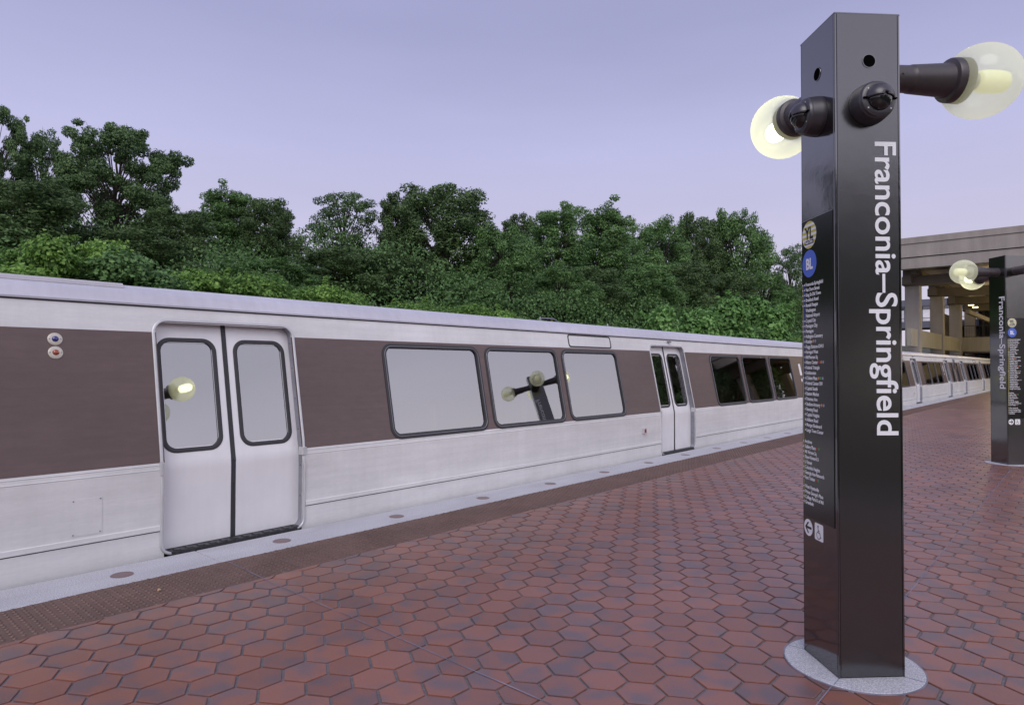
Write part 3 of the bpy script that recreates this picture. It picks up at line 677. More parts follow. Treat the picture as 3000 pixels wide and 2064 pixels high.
def list_part(root, face, arrow):
    F, n, u = face_frame(face)
    mb = MB(); c = [(-.163, .757), (.146, .757), (.146, 2.392), (-.163, 2.392)]
    z0, z1, a0, a1 = .755, 2.392, -.1635, .152
    o0, o1 = .0055, .0085
    mb.add([F(a0, z0, o0), F(a1, z0, o0), F(a1, z1, o0), F(a0, z1, o0), F(a0, z0, o1), F(a1, z0, o1), F(a1, z1, o1), F(a0, z1, o1)],
           [(4, 5, 6, 7), (0, 1, 5, 4), (1, 2, 6, 5), (2, 3, 7, 6), (3, 0, 4, 7)], 0)
    mb.add([F(a0, z1-.003, o1+.0004), F(a1, z1-.003, o1+.0004), F(a1, z1, o1+.0004), F(a0, z1, o1+.0004)], [(0, 1, 2, 3)], 1)
    panel = mb.build('list_panel', ['listpl', 'jamb'], root)
    mats = ['white', 'yellow', 'blueink', 'orangeink', 'redink', 'greenink', 'silverink']
    ci = {'o': 3, 'r': 4, 'g': 5, 's': 6}
    mb = MB(); oo = o1+.0006; sz = .0268; pitch = .02864
    tw = dict(bold=.018, xs=.80, ext=.0002)
    def row(txt, u0, z, dots=None, bul=()):
        a, b = put_text(mb, F, txt, u0, z, sz, oo, 0, **tw)
        x = u0+b+.014
        for d in dots or '':
            disc(mb, F, x, z+.0095, .0085, oo, ci[d], 14); x += .0205
        for bu in bul: disc(mb, F, bu, z+.0085, .0052, oo+.0006, 0, 10)
    for i, t in enumerate(STN):
        z = 2.0255-i*pitch
        cont = i in (5, 6)
        bul = () if cont else ((-.152, -.132) if (i < 10 or i == 18) else (-.132,))
        row(t, -.122, z, DOTS.get(i), bul)
    for i, t in enumerate(STN2): row(t, -.140, 1.160-i*.0284, DOTS2.get(i), (-.152,))
    for i, t in enumerate(STN3): row(t, -.140, .912-i*.0287, None, (-.152,))
    flat_poly(mb, F, [(-.1545, .965), (-.1495, .965), (-.1495, 2.035), (-.1545, 2.035)], oo, 1)
    for k in range(14):
        z = .955-k*.0098; flat_poly(mb, F, [(-.1545, z-.006), (-.1495, z-.006), (-.1495, z), (-.1545, z)], oo, 1)
    flat_poly(mb, F, [(-.1345, 1.232), (-.1295, 1.232), (-.1295, 2.035), (-.1345, 2.035)], oo, 2)
    mb.build('station_list', mats, panel)
    # route badges
    def badge(z, which):
        mb = MB(); r = .0755; cu = -.081
        if which == 'YL':
            disc(mb, F, cu, z, r, oo, 0, 40)
            nb = 11
            for k in range(0, nb, 2):
                za, zb = -r+k*2*r/nb, -r+(k+1)*2*r/nb; pts = []
                for q in range(7):
                    zz = za+(zb-za)*q/6; pts.append((cu+math.sqrt(max(r*r-zz*zz, 0)), z+zz))
                pts += [(2*cu-a, b) for a, b in reversed(pts)]
                flat_poly(mb, F, pts, oo+.0005, 1)
            vs, fs = text_mesh('YL', .092, bold=.03, xs=.82, align='CENTER', ext=.0002)
            mb.add([F(cu+x, z-.022+y, oo+.0011+w) for x, y, w in vs], fs, 2)
            flat_poly(mb, F, [(cu-.047, z-.052), (cu+.047, z-.052), (cu+.047, z-.029), (cu-.047, z-.029)], oo+.0010, 2)
            vs, fs = text_mesh('Rush Only', .0235, bold=.012, xs=.78, align='CENTER', ext=.0002)
            mb.add([F(cu+x, z-.047+y, oo+.0017+w) for x, y, w in vs], fs, 0)
        else:
            disc(mb, F, cu, z, r, oo, 3, 40)
            vs, fs = text_mesh('BL', .082, bold=.04, xs=.82, align='CENTER', ext=.0002)
            mb.add([F(cu+x, z-.030+y, oo+.0008+w) for x, y, w in vs], fs, 0)
        b_ = mb.build('line_badge', ['white', 'yellow', 'blackink', 'blueink'], panel)
        b_['label'] = 'yellow and white striped YL Rush Only roundel' if which == 'YL' else 'blue BL roundel'
    badge(2.306, 'YL'); badge(2.148, 'BL')
    # arrow roundel and wheelchair sign below the panel
    o2 = .0060; mb = MB(); cu, cz = -.114, .697; disc(mb, F, cu, cz, .0455, o2, 0, 32); s = arrow
    A = [(-.034, 0), (-.006, .030), (.008, .030), (-.013, .0065), (.034, .0065), (.034, -.0065), (-.013, -.0065), (.008, -.030), (-.006, -.030)]
    for tri in ((0, 1, 2, 3), (0, 3, 6), (0, 6, 7, 8), (3, 4, 5, 6)):
        flat_poly(mb, F, [(cu+A[i][0]*s, cz+A[i][1]) for i in tri], o2+.0006, 1)
    mb.build('arrow_sign', ['white', 'blackink'], root)
    mb = MB(); a0, a1, z0, z1, r = -.047, .040, .652, .742, .008
    pts = [(a1-r+r*math.cos(t), z0+r+r*math.sin(t)) for t in (-1.57, -.78, 0)]+[(a1-r+r*math.cos(t), z1-r+r*math.sin(t)) for t in (0, .78, 1.57)]+[(a0+r+r*math.cos(t), z1-r+r*math.sin(t)) for t in (1.57, 2.35, 3.14)]+[(a0+r+r*math.cos(t), z0+r+r*math.sin(t)) for t in (3.14, 3.92, 4.71)]
    flat_poly(mb, F, pts, o2, 0); cu, cz = -.006, .693
    disc(mb, F, cu-.006, cz+.033, .0058, o2+.0006, 1, 14)
    def stroke(p, q, w=.0055):
        d = Vector((q[0]-p[0], q[1]-p[1])).normalized(); nn = Vector((-d.y, d.x))*w/2
        flat_poly(mb, F, [(cu+p[0]+nn.x, cz+p[1]+nn.y), (cu+p[0]-nn.x, cz+p[1]-nn.y), (cu+q[0]-nn.x, cz+q[1]-nn.y), (cu+q[0]+nn.x, cz+q[1]+nn.y)], o2+.0006, 1)
    stroke((-.006, .029), (-.004, .0)); stroke((-.005, .012), (.009, .010), .0045); stroke((-.004, .001), (.012, .0), .0055); stroke((.012, .0), (.019, -.022), .005); stroke((.017, -.022), (.026, -.019), .0045)
    prev = None
    for k in range(17):
        t = rad(118+k*14); p = (.0+.0195*math.cos(t), -.013+.0195*math.sin(t))
        if prev: stroke(prev, p, .0042)
        prev = p
    mb.build('wheelchair_sign', ['white', 'blackink'], root)

def lamp_part(root, face, power=1):
    F, n, u = face_frame(face); z = 3.150; O_ = Vector(F(0, z, .004))
    mb = MB()
    mb.lathe([(-.004, .074), (.006, .074), (.008, .070), (.14, .071), (.165, .0715), (.170, .075), (.178, .0755)], O_, n, 32)
    mb.lathe([(.176, .0755), (.36, .088), (.378, .092), (.385, .112), (.392, .116), (.455, .120), (.470, .120), (.472, .108)], O_, n, 32)
    mb.lathe([(.0, .005), (.0768, .005)], tuple(O_+n*.09+Vector((0, 0, -.0))), tuple(-u), 8)
    arm = mb.build('lamp_arm', 'armm', root, smooth=True)
    mb = MB(); R = .198; c = .582; pr = []
    for k in range(25):
        th = rad(32+k*(180-32)/24); pr.append((c-R*math.cos(th), max(R*math.sin(th), .0005)))
    mb.lathe(pr, O_, n, 48, cap=False)
    mb.build('globe', 'globe' if power >= 1 else 'globe_dim', arm, smooth=True)
    mb = MB(); mb.lathe([(.46, .098), (.475, .098), (.476, .045), (.52, .043), (.535, .047), (.545, .046), (.55, .036)], O_, n, 24)
    mb.build('socket', 'socket', arm, smooth=True)
    mb = MB(); mb.lathe([(.548, .036), (.56, .055), (.60, .062), (.68, .062), (.715, .055), (.733, .035), (.738, .01)], O_, n, 24)
    mb.build('bulb', 'bulb' if power >= 1 else 'bulb_dim', arm, smooth=True)

def camera_part(root, face):
    F, n, u = face_frame(face); z = 2.928; O_ = Vector(F(.005, z, .004)); mb = MB()
    mb.lathe([(0, .104), (.004, .105), (.022, .104), (.025, .1035), (.072, .096), (.077, .091), (.088, .089), (.091, .085), (.094, .068), (.094, .064)], O_, n, 40)
    for t in (50, 140, 220, 320):
        p = O_+n*.0925+u*(.0765*math.cos(rad(t)))+Vector((0, 0, .0765*math.sin(rad(t)))); mb.lathe([(-.002, .0042), (.0012, .0042)], p, n, 10, 1)
    hs = mb.build('security_camera', ['camhouse', 'trim'], root, smooth=True)
    mb = MB(); pr = [(.088+.056*math.sin(rad(a)), .062*math.cos(rad(a))) for a in range(0, 90, 8)]+[(.144, .001)]
    mb.lathe(pr, O_, n, 32, cap=False); mb.build('camera_dome', 'camdome', hs, smooth=True)
    # visor: a quarter shell over the top of the dome with a flared rim
    mb = MB(); vs = []; N1, N2 = 20, 7
    for i in range(N1+1):
        t = rad(-4+i*188/N1)
        for j in range(N2+1):
            a = rad(j*82/N2); R1 = .071
            along = .088+.064*math.sin(a); rr = R1*math.cos(a)
            p = O_+n*along+u*(rr*math.cos(t))+Vector((0, 0, rr*math.sin(t)*1.0+.002)); vs.append(p)
    fs = [(i*(N2+1)+j, i*(N2+1)+j+1, (i+1)*(N2+1)+j+1, (i+1)*(N2+1)+j) for i in range(N1) for j in range(N2)]
    mb.add(vs, fs); o = mb.build('camera_visor', 'camhouse', hs, smooth=True)
    sol = o.modifiers.new('thickness', 'SOLIDIFY'); sol.thickness = .005
    for s_ in (-1, 1):
        mb = MB(); p = O_+n*.093+u*(s_*.070); mb.box(*(sorted((p.x-.001-abs(u.x)*.016-abs(n.x)*.008, p.x+.001+abs(u.x)*.016+abs(n.x)*.008))), *(sorted((p.y-abs(u.y)*.016-abs(n.y)*.008, p.y+abs(u.y)*.016+abs(n.y)*.008))), p.z-.0035, p.z+.0035)
        mb.build('visor_slot', 'groove', hs)
    # blanked lamp hole
    mb = MB(); H_ = Vector(F(.008, 3.158, .0055)); mb.lathe([(0, .037), (.0022, .0365), (.0022, .0325), (-.002, .0325)], H_, n, 32, 0, cap=False); mb.lathe([(.0004, .0325), (.0010, .0320)], H_, n, 32, 1)
    mb.build('lamp_port', ['bronze', 'groove'], root, smooth=True)

def pylon(loc, label, names, lists, lamps, cams, rz=-math.pi/4):
    root = empty('station_pylon', loc, rz); tag(root, label, 'sign pylon', 'black station pylons on the platform')
    mb = MB(); e = .0022
    mb.box(-HH+.003, HH-.003, -HH+.003, HH-.003, 0, PH-.004, 1)
    for f in ('+x', '-x', '+y', '-y'):
        F, n, u = face_frame(f); w = .163; mi = 2 if f == '+x' else 0
        a = [(-w, .012), (w, .012), (w, PH), (-w, PH)]
        b = [(-w+e, .012+e), (w-e, .012+e), (w-e, PH-e), (-w+e, PH-e)]
        vs = [F(*p, -.004) for p in a]+[F(*p, .0025) for p in a]+[F(*p, .005) for p in b]
        fs = [(8, 9, 10, 11)]+[(k*4+i, k*4+(i+1) % 4, k*4+4+(i+1) % 4, k*4+4+i) for k in range(2) for i in range(4)]
        mb.add(vs, fs, mi)
        # slim edge strips either side of the panel
        for s_ in (-1, 1):
            a0, a1 = sorted((s_*.1655, s_*.1725))
            q = [F(a0, .006, -.002), F(a1, .006, -.002), F(a1, PH, -.002), F(a0, PH, -.002), F(a0, .006, .0035), F(a1, .006, .0035), F(a1, PH, .0035), F(a0, PH, .0035)]
            mb.add(q, [(4, 5, 6, 7), (0, 1, 5, 4), (1, 2, 6, 5), (2, 3, 7, 6), (3, 0, 4, 7)], 0)
    mb.build('pylon_body', ['bronze', 'groove', 'bronze2'], root)
    mb = MB(); mb.box(-.176, .176, -.176, .176, PH-.006, PH+.004, 0, c=.002); mb.build('top_cap', 'bronze', root)
    for f in names: name_part(root, f)
    for f, ar in lists: list_part(root, f, ar)
    for f, pw in lamps: lamp_part(root, f, pw)
    for f in cams: camera_part(root, f)
    mb = MB(); mb.lathe([(-.02, .335), (.0035, .335), (.0065, .332)], (0, 0, 0), (0, 0, 1), 64, 0)
    mb.lathe([(.0, .343), (.0042, .342), (.0042, .3352)], (0, 0, 0), (0, 0, 1), 64, 1, cap=False)
    for a in (0, 90, 180, 270):      # joints of the four granite segments
        t = rad(a+45); d = Vector((math.cos(t), math.sin(t), 0)); q = Vector((-d.y, d.x, 0))*.0025
        mb.add([d*.1+q+Vector((0, 0, .0072)), d*.1-q+Vector((0, 0, .0072)), d*.331-q+Vector((0, 0, .0072)), d*.331+q+Vector((0, 0, .0072))], [(0, 1, 2, 3)], 1 if a == 270 else 2)
    mb.build('base_disc', ['granite', 'sealant', 'mortar'], root, smooth=True)
    return root
pylon((-.988, 3.865, 0), 'tall black front pylon with two dome cameras and the station name in white', ['+x', '-x'], [('-y', 1), ('+y', 1)], [('+y', .5), ('-x', 1)], ['+x', '-y'])
pylon((-1.075, 13.60, 0), 'farther black pylon cut by the right edge, globe lamps on every side', ['-y', '+y'], [('+x', -1), ('-x', 1)], [('+x', .5), ('-x', 1), ('+y', 1), ('-y', .5)], [])

# ------------------------------------------------------------------ station building
st = empty('station_building', (0, 53.4, 0)); tag(st, 'concrete station hall spanning the tracks with deep roof fascia and square columns', 'building')
OY = 53.4
def bx(mb, x0, x1, y0, y1, z0, z1, mi=0): mb.box(x0, x1, y0-OY, y1-OY, z0, z1, mi)
mb = MB()
XL, XRt, YB = -10.75, 10.75, 120
bx(mb, XL, XRt, 53.4, 54.0, 8.53, 9.27); bx(mb, XL, XRt, 53.32, 54.0, 9.33, 10.25); bx(mb, XL, XRt, 53.44, 54.0, 9.27, 9.33, 1); bx(mb, XL, XRt, 53.26, 54.0, 10.27, 10.70)
bx(mb, XL, XRt, 53.46, 54, 10.25, 10.27, 1)
bx(mb, XL, XRt, 54.0, YB, 8.82, 10.5)
bx(mb, XL, XRt, 54.002, 54.6, 8.60, 8.815)
mb.build('roof', ['concrete', 'dark'], st)
for k in range(6):
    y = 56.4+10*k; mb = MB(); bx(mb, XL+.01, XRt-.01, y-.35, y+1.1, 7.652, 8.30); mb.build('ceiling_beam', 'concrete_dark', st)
mb = MB()
for xj in (-9.9, -7.6, -5.3, -3.0, -.7, 1.6, 3.9, 6.2, 8.5):
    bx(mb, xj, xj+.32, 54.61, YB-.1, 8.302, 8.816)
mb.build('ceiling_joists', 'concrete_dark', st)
for k in range(6):
    y = 56.4+10*k
    for x0 in (-10.63, 9.6):
        mb = MB(); mb.box(x0, x0+.96, y-OY, y+.9-OY, -1.2, 7.65, 0, c=.03); mb.build('column', 'concrete' , st)
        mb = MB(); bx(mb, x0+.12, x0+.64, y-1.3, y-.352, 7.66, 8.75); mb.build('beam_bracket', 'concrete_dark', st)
for k in range(-1, 3):
    y0, y1 = 57.35+10*k, 66.1+10*k-.55
    if k == -1: y0 = 53.5
    mb = MB(); mb.box(-9.98, -9.68, y0-OY, y1-OY+.2, 3.05, 4.33, 0, c=.02)
    if k < 2: mb.build('parapet', 'concrete2', st)
mb = MB()
bx(mb, -9.98, 9.9, 77.6, 78.0, 3.12, 4.5); mb.build('cross_parapet', 'concrete2', st)
mb = MB(); bx(mb, -9.9, 9.9, 78.0, YB-1, 3.0, 3.3); mb.build('mezzanine_floor', 'concrete', st)
mb = MB()
for k in range(90): bx(mb, -9.6+k*.21, -9.585+k*.21, 77.75, 77.77, 4.5, 5.6)
bx(mb, -9.7, 9.6, 77.73, 77.79, 5.6, 5.66); bx(mb, -9.7, 9.6, 77.73, 77.79, 4.55, 4.6); mb.build('railing', 'rail', st)
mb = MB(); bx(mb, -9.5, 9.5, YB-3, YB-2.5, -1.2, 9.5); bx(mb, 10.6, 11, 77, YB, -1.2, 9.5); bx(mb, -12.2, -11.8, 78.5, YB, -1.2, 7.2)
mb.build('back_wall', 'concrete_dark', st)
mb = MB()
for k in range(9): bx(mb, -9.2+k*1.3, -9.0+k*1.3, 88, 88.3, 3.3, 9.5)
bx(mb, -9.6, 9.5, 89, 89.3, 3.3, 9.5, 1); mb.build('kiosk_screen', ['rail', 'dark'], st)
mb = MB(); v0 = [(-9.6, 79-OY, 6.9), (-9.6, 79-OY, 7.3), (-3, 101-OY, 3.4), (-3, 101-OY, 3.8)]
mb.add([(a, b, c) for a, b, c in v0]+[(a+.3, b, c) for a, b, c in v0], [(0, 1, 3, 2), (4, 5, 7, 6), (0, 4, 6, 2), (1, 5, 7, 3), (0, 1, 5, 4), (2, 3, 7, 6)])
mb.build('stair_stringer', 'concrete', st)
for x, y in ((-9.35, 80.8), (-9.4, 84.4), (-5, 60.5), (-5, 70.5), (-2, 60.5), (-2, 70.5), (-5, 81), (3, 60.5), (3, 70.5), (-7.6, 92)):
    mb = MB(); bx(mb, x-.22, x+.22, y-.22, y+.22, 7.85, 7.95); mb.build('ceiling_light', 'ceilinglamp', st)
    if x < -6: continue
    ld = bpy.data.lights.new('ceiling_lamp_light', 'POINT'); ld.energy = 200; ld.color = (1, .80, .42); ld.shadow_soft_size = .25
    lo = bpy.data.objects.new('ceiling_lamp_light', ld); COL.objects.link(lo); lo.location = (x, y, 7.2)

# glazed footbridge behind the station's left side
fb = empty('footbridge', (-22, 96.4, 0)); tag(fb, 'glazed footbridge with grey roof seen through the gaps between station columns', 'footbridge')
mb = MB(); mb.box(-14, 12, -3, 3, 9.02, 9.85); mb.build('roof', 'roofgrey', fb)
mb = MB(); mb.box(-14, 12, -2.8, 2.8, 6.4, 7.2); mb.build('deck', 'roofgrey', fb)
mb = MB()
for yy in (-2.6, 2.6): mb.box(-13.9, 11.9, yy-.01, yy+.01, 7.2, 9.02)
mb.build('window_band', 'clearglass', fb)
mb = MB()
for k in range(28): mb.box(-13.8+k*.95, -13.7+k*.95, -2.72, -2.62, 7.2, 9.02)
mb.box(-14, 12, -2.75, -2.62, 7.55, 7.62); mb.build('mullions', 'roofgrey', fb)
for x in (-10, 0, 9):
    mb = MB(); mb.box(x-.4, x+.4, -.5, .5, -1, 6.4); mb.build('pier', 'concrete', fb)

# ------------------------------------------------------------------ vegetation
def leaf_object(name, P, Nn, size, tint, matname, parent=None, asp=.62):
    """P (n,3) centres, Nn (n,3) normals, size (n,), tint (n,) -> kite leaves folded along the midrib"""
    n = len(P); rng = np.random.RandomState(len(P) % 997)
    Nn = Nn/np.linalg.norm(Nn, axis=1, keepdims=True)
    t = rng.normal(size=(n, 3)); a = np.cross(Nn, t); a /= np.linalg.norm(a, axis=1, keepdims=True); b = np.cross(Nn, a)
    s = size[:, None]
    V = np.stack([P-a*s*.55, P+b*s*asp*.5-Nn*s*.10, P+a*s*.55, P-b*s*asp*.5-Nn*s*.10], 1).reshape(-1, 3)
    me = bpy.data.meshes.new(name); me.vertices.add(4*n); me.vertices.foreach_set('co', V.ravel())
    me.loops.add(4*n); me.loops.foreach_set('vertex_index', np.arange(4*n, dtype=np.int32))
    me.polygons.add(n); me.polygons.foreach_set('loop_start', np.arange(0, 4*n, 4, dtype=np.int32))
    me.update(calc_edges=True)
    at = me.attributes.new('tint', 'FLOAT', 'POINT'); at.data.foreach_set('value', np.repeat(tint, 4).astype('f'))
    me.materials.append(M[matname]); o = bpy.data.objects.new(name, me); COL.objects.link(o)
    if parent: o.parent = parent
    return o

def clusters_to_leaves(C, R, n, rng, size, flat=.6, shell=.55):
    """C (k,3) R (k,) ; leaves mostly near shells of flattened lumpy clusters"""
    w = R**2; idx = rng.choice(len(C), n, p=w/w.sum())
    d = rng.normal(size=(n, 3)); d /= np.linalg.norm(d, axis=1, keepdims=True)
    # lumpy radius so that every cluster has knobs
    ph = rng.rand(len(C), 3)*6
    lump = 1+.22*np.sin(d[:, 0]*5+ph[idx, 0])*np.sin(d[:, 1]*5+ph[idx, 1])+.12*np.sin(d[:, 2]*9+ph[idx, 2])
    rr = R[idx]*lump*(shell+(1-shell)*rng.rand(n)**.5)+rng.normal(0, .05, n)*R[idx]
    off = d*rr[:, None]; off[:, 2] *= flat
    P = C[idx]+off
    Nn = d*.9+rng.normal(0, .55, (n, 3)); Nn[:, 2] += .5
    ctint = rng.rand(len(C))
    tint = np.clip(.55*ctint[idx]+.15+rng.normal(0, .2, n), 0, 1)
    return P, Nn, size*(.65+.7*rng.rand(n)), tint

def make_tree(kind, seed, H, Rw, n, leaf, matname, trunk_h=.3, k=34, flat=.6, name='tree', parent_loc=(0, 0, 0), crown_lo=.22, cr=(.12, .20), lean=(0, 0), taper=.6):
    rng = np.random.RandomState(seed); root = empty(name, parent_loc)
    mb = MB()
    tp = [(0, 0, -.6)]
    nseg = 7
    for i in range(1, nseg+1):
        t = i/nseg; tp.append((lean[0]*t*t+rng.normal(0, .012*H), lean[1]*t*t+rng.normal(0, .012*H), H*.86*t))
    tr = [H*.022*(1-.85*i/nseg)+.02 for i in range(nseg+1)]
    mb.tube(tp, tr, 8)
    C = []; R = []
    for i in range(k):
        f = crown_lo+(1-crown_lo)*((i+.5)/k)**.85
        # envelope radius at this height
        e = {'round': math.sqrt(max(0, 1-((f-.56)/.50)**2)), 'tall': math.sqrt(max(0, 1-((f-.52)/.54)**2))*.85, 'wide': min(1, math.sqrt(max(0, 1-((f-.60)/.44)**2))*1.1), 'column': .75*math.sqrt(max(0, 1-((f-.5)/.56)**2))}[kind]
        th = i*2.39996+rng.normal(0, .35); rr = e*Rw*(.45+.55*rng.rand()**.6)
        c = np.array([rr*math.cos(th)+lean[0]*f*f, rr*math.sin(th)+lean[1]*f*f, f*H*.955])
        C.append(c); R.append(H*rng.uniform(*cr)*(1.1-.35*f))
        # limb
        t0 = max(.12, f-.22-.2*rr/Rw); j = t0*nseg; i0 = int(j); a = np.array(tp[min(i0+1, nseg)])*(j-i0)+np.array(tp[i0])*(1-(j-i0)) if i0 < nseg else np.array(tp[-1])
        mid = (a*.5+c*.5)+np.array([0, 0, -.04*H])*rng.rand(); r0 = H*.0085
        mb.tube([a, mid, c, c+(c-mid)*.35], [r0, r0*.6, r0*.3, r0*.1], 5)
    # top sprigs: small clusters that break the outline
    for i in range(k):
        b = C[rng.randint(len(C))]; d = rng.normal(size=3); d[2] = abs(d[2])*.7; d /= np.linalg.norm(d)
        C.append(b+d*H*rng.uniform(.07, .115)); R.append(H*rng.uniform(.035, .07))
    C = np.array(C); R = np.array(R)
    mb.build('trunk', 'bark', root, smooth=True)
    P, Nn, sz, tint = clusters_to_leaves(C, R, n, rng, leaf, flat)
    leaf_object('crown', P, Nn, sz, tint, matname, root)
    return root

def put_tree(proto, used, loc, h, w, rz, label, group):
    h = h*.93
    o = proto if not used else copy_tree(proto)
    o.location = loc; o.scale = (w, w, h); o.rotation_euler = (0, 0, rz); tag(o, label, 'tree', group); return o

# prototypes at height 10
T = {}
T['oak'] = make_tree('wide', 11, 10, 4.3, 64000, .17, 'leaf_oak', k=58, flat=.68, name='oak_tree', cr=(.075, .125), crown_lo=.30)
T['round'] = make_tree('round', 12, 10, 3.7, 42000, .18, 'leaf_mid', k=64, flat=.9, name='broadleaf_tree', cr=(.06, .12))
T['dark'] = make_tree('round', 13, 10, 3.6, 42000, .18, 'leaf_dark', k=60, flat=.8, name='broadleaf_tree', cr=(.075, .125))
T['tall'] = make_tree('tall', 14, 10, 2.7, 36000, .17, 'leaf_mid', k=56, flat=.8, name='poplar_tree', cr=(.06, .11))
T['talld'] = make_tree('tall', 15, 10, 2.9, 36000, .17, 'leaf_dark', k=52, flat=.7, name='poplar_tree', cr=(.065, .115))
T['thin'] = make_tree('tall', 16, 10, 2.9, 15000, .17, 'leaf_oak', k=34, flat=.7, name='slender_tree', cr=(.06, .10))
G = 'woodland trees beyond the train'
rows = [  # kind, x, y, top height over z=2.2, width factor, rot, label
 ('oak', -34, 6.1, 10.6, 0.3, .4, 'dark spreading oak cut by the left edge of the photo'),
 ('thin', -34, 7.8, 10.1, 0.36, 1.9, 'thin leggy tree with sky showing through, between the edge oak and the big oak'),
 ('oak', -31, 9.7, 9.9, 0.5, 2.2, 'big layered oak standing clear against the sky on the left'),
 ('dark', -28, 10.8, 6.0, 0.44, .7, 'low rounded dark tree tucked under the big oak on its right'),
 ('tall', -33, 15.4, 8.7, 0.59, .3, 'pale ragged topped tree just right of the open sky gap'),
 ('dark', -31, 16.4, 8.0, 0.46, 1.4, 'dark rounded tree pressed against the pale ragged topped one'),
 ('thin', -32, 21.7, 9.9, 0.66, 2.8, 'sparse leaning tree with bare twigs left of the tallest middle clump'),
 ('talld', -30, 24.0, 9.9, 0.48, .9, 'dark narrow tree at the left of the tallest middle clump'),
 ('dark', -28, 25.8, 10.2, 0.83, 2.1, 'tallest dense dark tree in the middle of the wood'),
 ('round', -24.5, 26.7, 7.6, 0.55, .2, 'bright leafy tree standing forward right of the tallest dark one'),
 ('talld', -36, 41.7, 12.8, 0.72, 1.1, 'distant hazy tree top in the dip right of the tallest tree'),
 ('tall', -30, 39.1, 11.8, 0.87, 2.5, 'left of the two tall pointed green trees with sky holes'),
 ('tall', -30, 45.3, 13.1, 0.97, .6, 'right and higher of the two tall pointed green trees'),
 ('round', -30, 54.2, 13.5, 0.85, 1.7, 'broad green tree just past the notch of sky'),
 ('dark', -31, 64.9, 15.7, 0.85, 2.9, 'dark broad tree left of the last rounded one'),
 ('round', -28, 67.5, 16.6, 0.9, .5, 'rounded tall tree nearest the black pylon'),
 ('thin', -26, 77.4, 14.3, 0.8, 1.3, 'thin tree with light showing through, touching the pylon edge'),
 ('dark', -26, 92.6, 14.9, 0.9, 2.0, 'last dark tree seen behind the station columns'),
]
used = set()
for kd, x, y, h, w, rz, lb in rows:
    zg = float(np.interp(x, [-60, -34, -30, -24, -20.5], [7, 6.6, 6, 3.9, 2.5])); put_tree(T[kd], kd in used, (x, y, zg-.2), (h+2.2-zg)/10., w, rz, lb, G); used.add(kd)
# second, lower row in front of / between them
rows2 = [('dark', -25, 5.0, 6.2, .75, .1, 'small dark tree at the left edge behind the vines'), ('dark', -24.5, 8.2, 5.0, .7, 1.3, 'low dark tree under the big oak, behind the tallest vines'),
 ('round', -24.5, 13.2, 4.6, .7, 2.3, 'low green tree below the open gap of sky'), ('dark', -25.5, 16.6, 5.6, .75, .9, 'squat dark tree below the pale ragged topped one'),
 ('dark', -26, 20.2, 6.0, .8, 2.6, 'dark undergrowth tree below the sparse leaning one'), ('round', -24, 23.6, 5.2, .62, .4, 'small grey green tree in front of the dark narrow one'),
 ('round', -24, 31.6, 6.2, .75, 1.2, 'low bright tree right of the forward leafy one'), ('dark', -24.5, 35.4, 6.8, .8, 2.0, 'dark low tree below the left pointed one'),
 ('round', -24, 41.6, 7.8, .85, 2.9, 'bright green tree at the foot of the right pointed one'), ('dark', -24.5, 48.2, 8.6, .9, .3, 'dark low tree below the notch of sky'),
 ('dark', -24, 56, 8.6, 1.0, 1.9, 'dark low tree behind the broad leaved saplings'), ('round', -24, 64, 9.5, 1.0, 1.0, 'low green tree behind the right hand saplings'),
 ('dark', -23, 73, 9.0, 1.05, 2.4, 'dark low tree just left of the black pylon')]
for kd, x, y, h, w, rz, lb in rows2:
    zg = float(np.interp(x, [-60, -34, -30, -24, -20.5], [7, 6.6, 6, 3.9, 2.5])); put_tree(T[kd], True, (x, y, zg-.3), (h+(1.5 if y < 24 else 1.7)-zg)/10., w*.8, rz, lb, G)
# trees across the platform, seen only as reflections in the carriage glass and the pylon
G2 = 'trees across the far track, mirrored in the train windows'
rg = random.Random(9)
for i, (x, y, h, w) in enumerate([(13.2, 52, 18, 1.0), (14.2, 58, 21, 1.3), (13.5, 64, 21, 1.4), (17, 74, 22, 1.6), (34, 42, 7, 1.5), (40, 28, 6, 1.3), (43, 15, 8, 1.4), (31, 2, 11, 1.3), (30, -5, 11.5, 1.3), (30, -12, 11, 1.4), (27, -20, 12, 1.4), (22, -28, 12, 1.5)]):  # rear row added out of view to darken the pylon's reflection
    kd = ('thin', 'oak', 'thin', 'thin')[i] if i < 4 else ('dark', 'thin', 'oak', 'talld')[i % 4]
    put_tree(T[kd], True, (x, y, 0), h/10., w, rg.random()*6, 'unseen tree across the far track, there for reflections in train glass and pylon', G2)

# dense dark understorey behind the shrubs (a far wood that reads as one mass)
rng = np.random.RandomState(31)
n = 170000
y = -8+103*rng.rand(n)**1.5; x = rng.uniform(-35, -20, n)
htop = 1.5+1.4*(np.sin(y*.7)+np.sin(y*.31+1)+np.sin(x*1.1+y*.2))*.35+y*.035
z = np.interp(x, [-60, -34, -30, -24, -20.5], [7, 6.6, 6, 3.9, 2.5])-.2+np.abs(rng.rand(n))**.7*np.maximum(htop, .5)
P = np.stack([x, y, z], 1); Nn = rng.normal(size=(n, 3)); Nn[:, 2] += .6; Nn[:, 0] += .5
o = leaf_object('understorey', P, Nn, (.10+.0016*np.maximum(y, 0))*(.6+.8*rng.rand(n)), np.clip(rng.normal(.3, .22, n), 0, 1), 'leaf_mid'); tag(o, 'dark leafy understorey filling the foot of the wood beyond the train', 'undergrowth', kind='stuff')

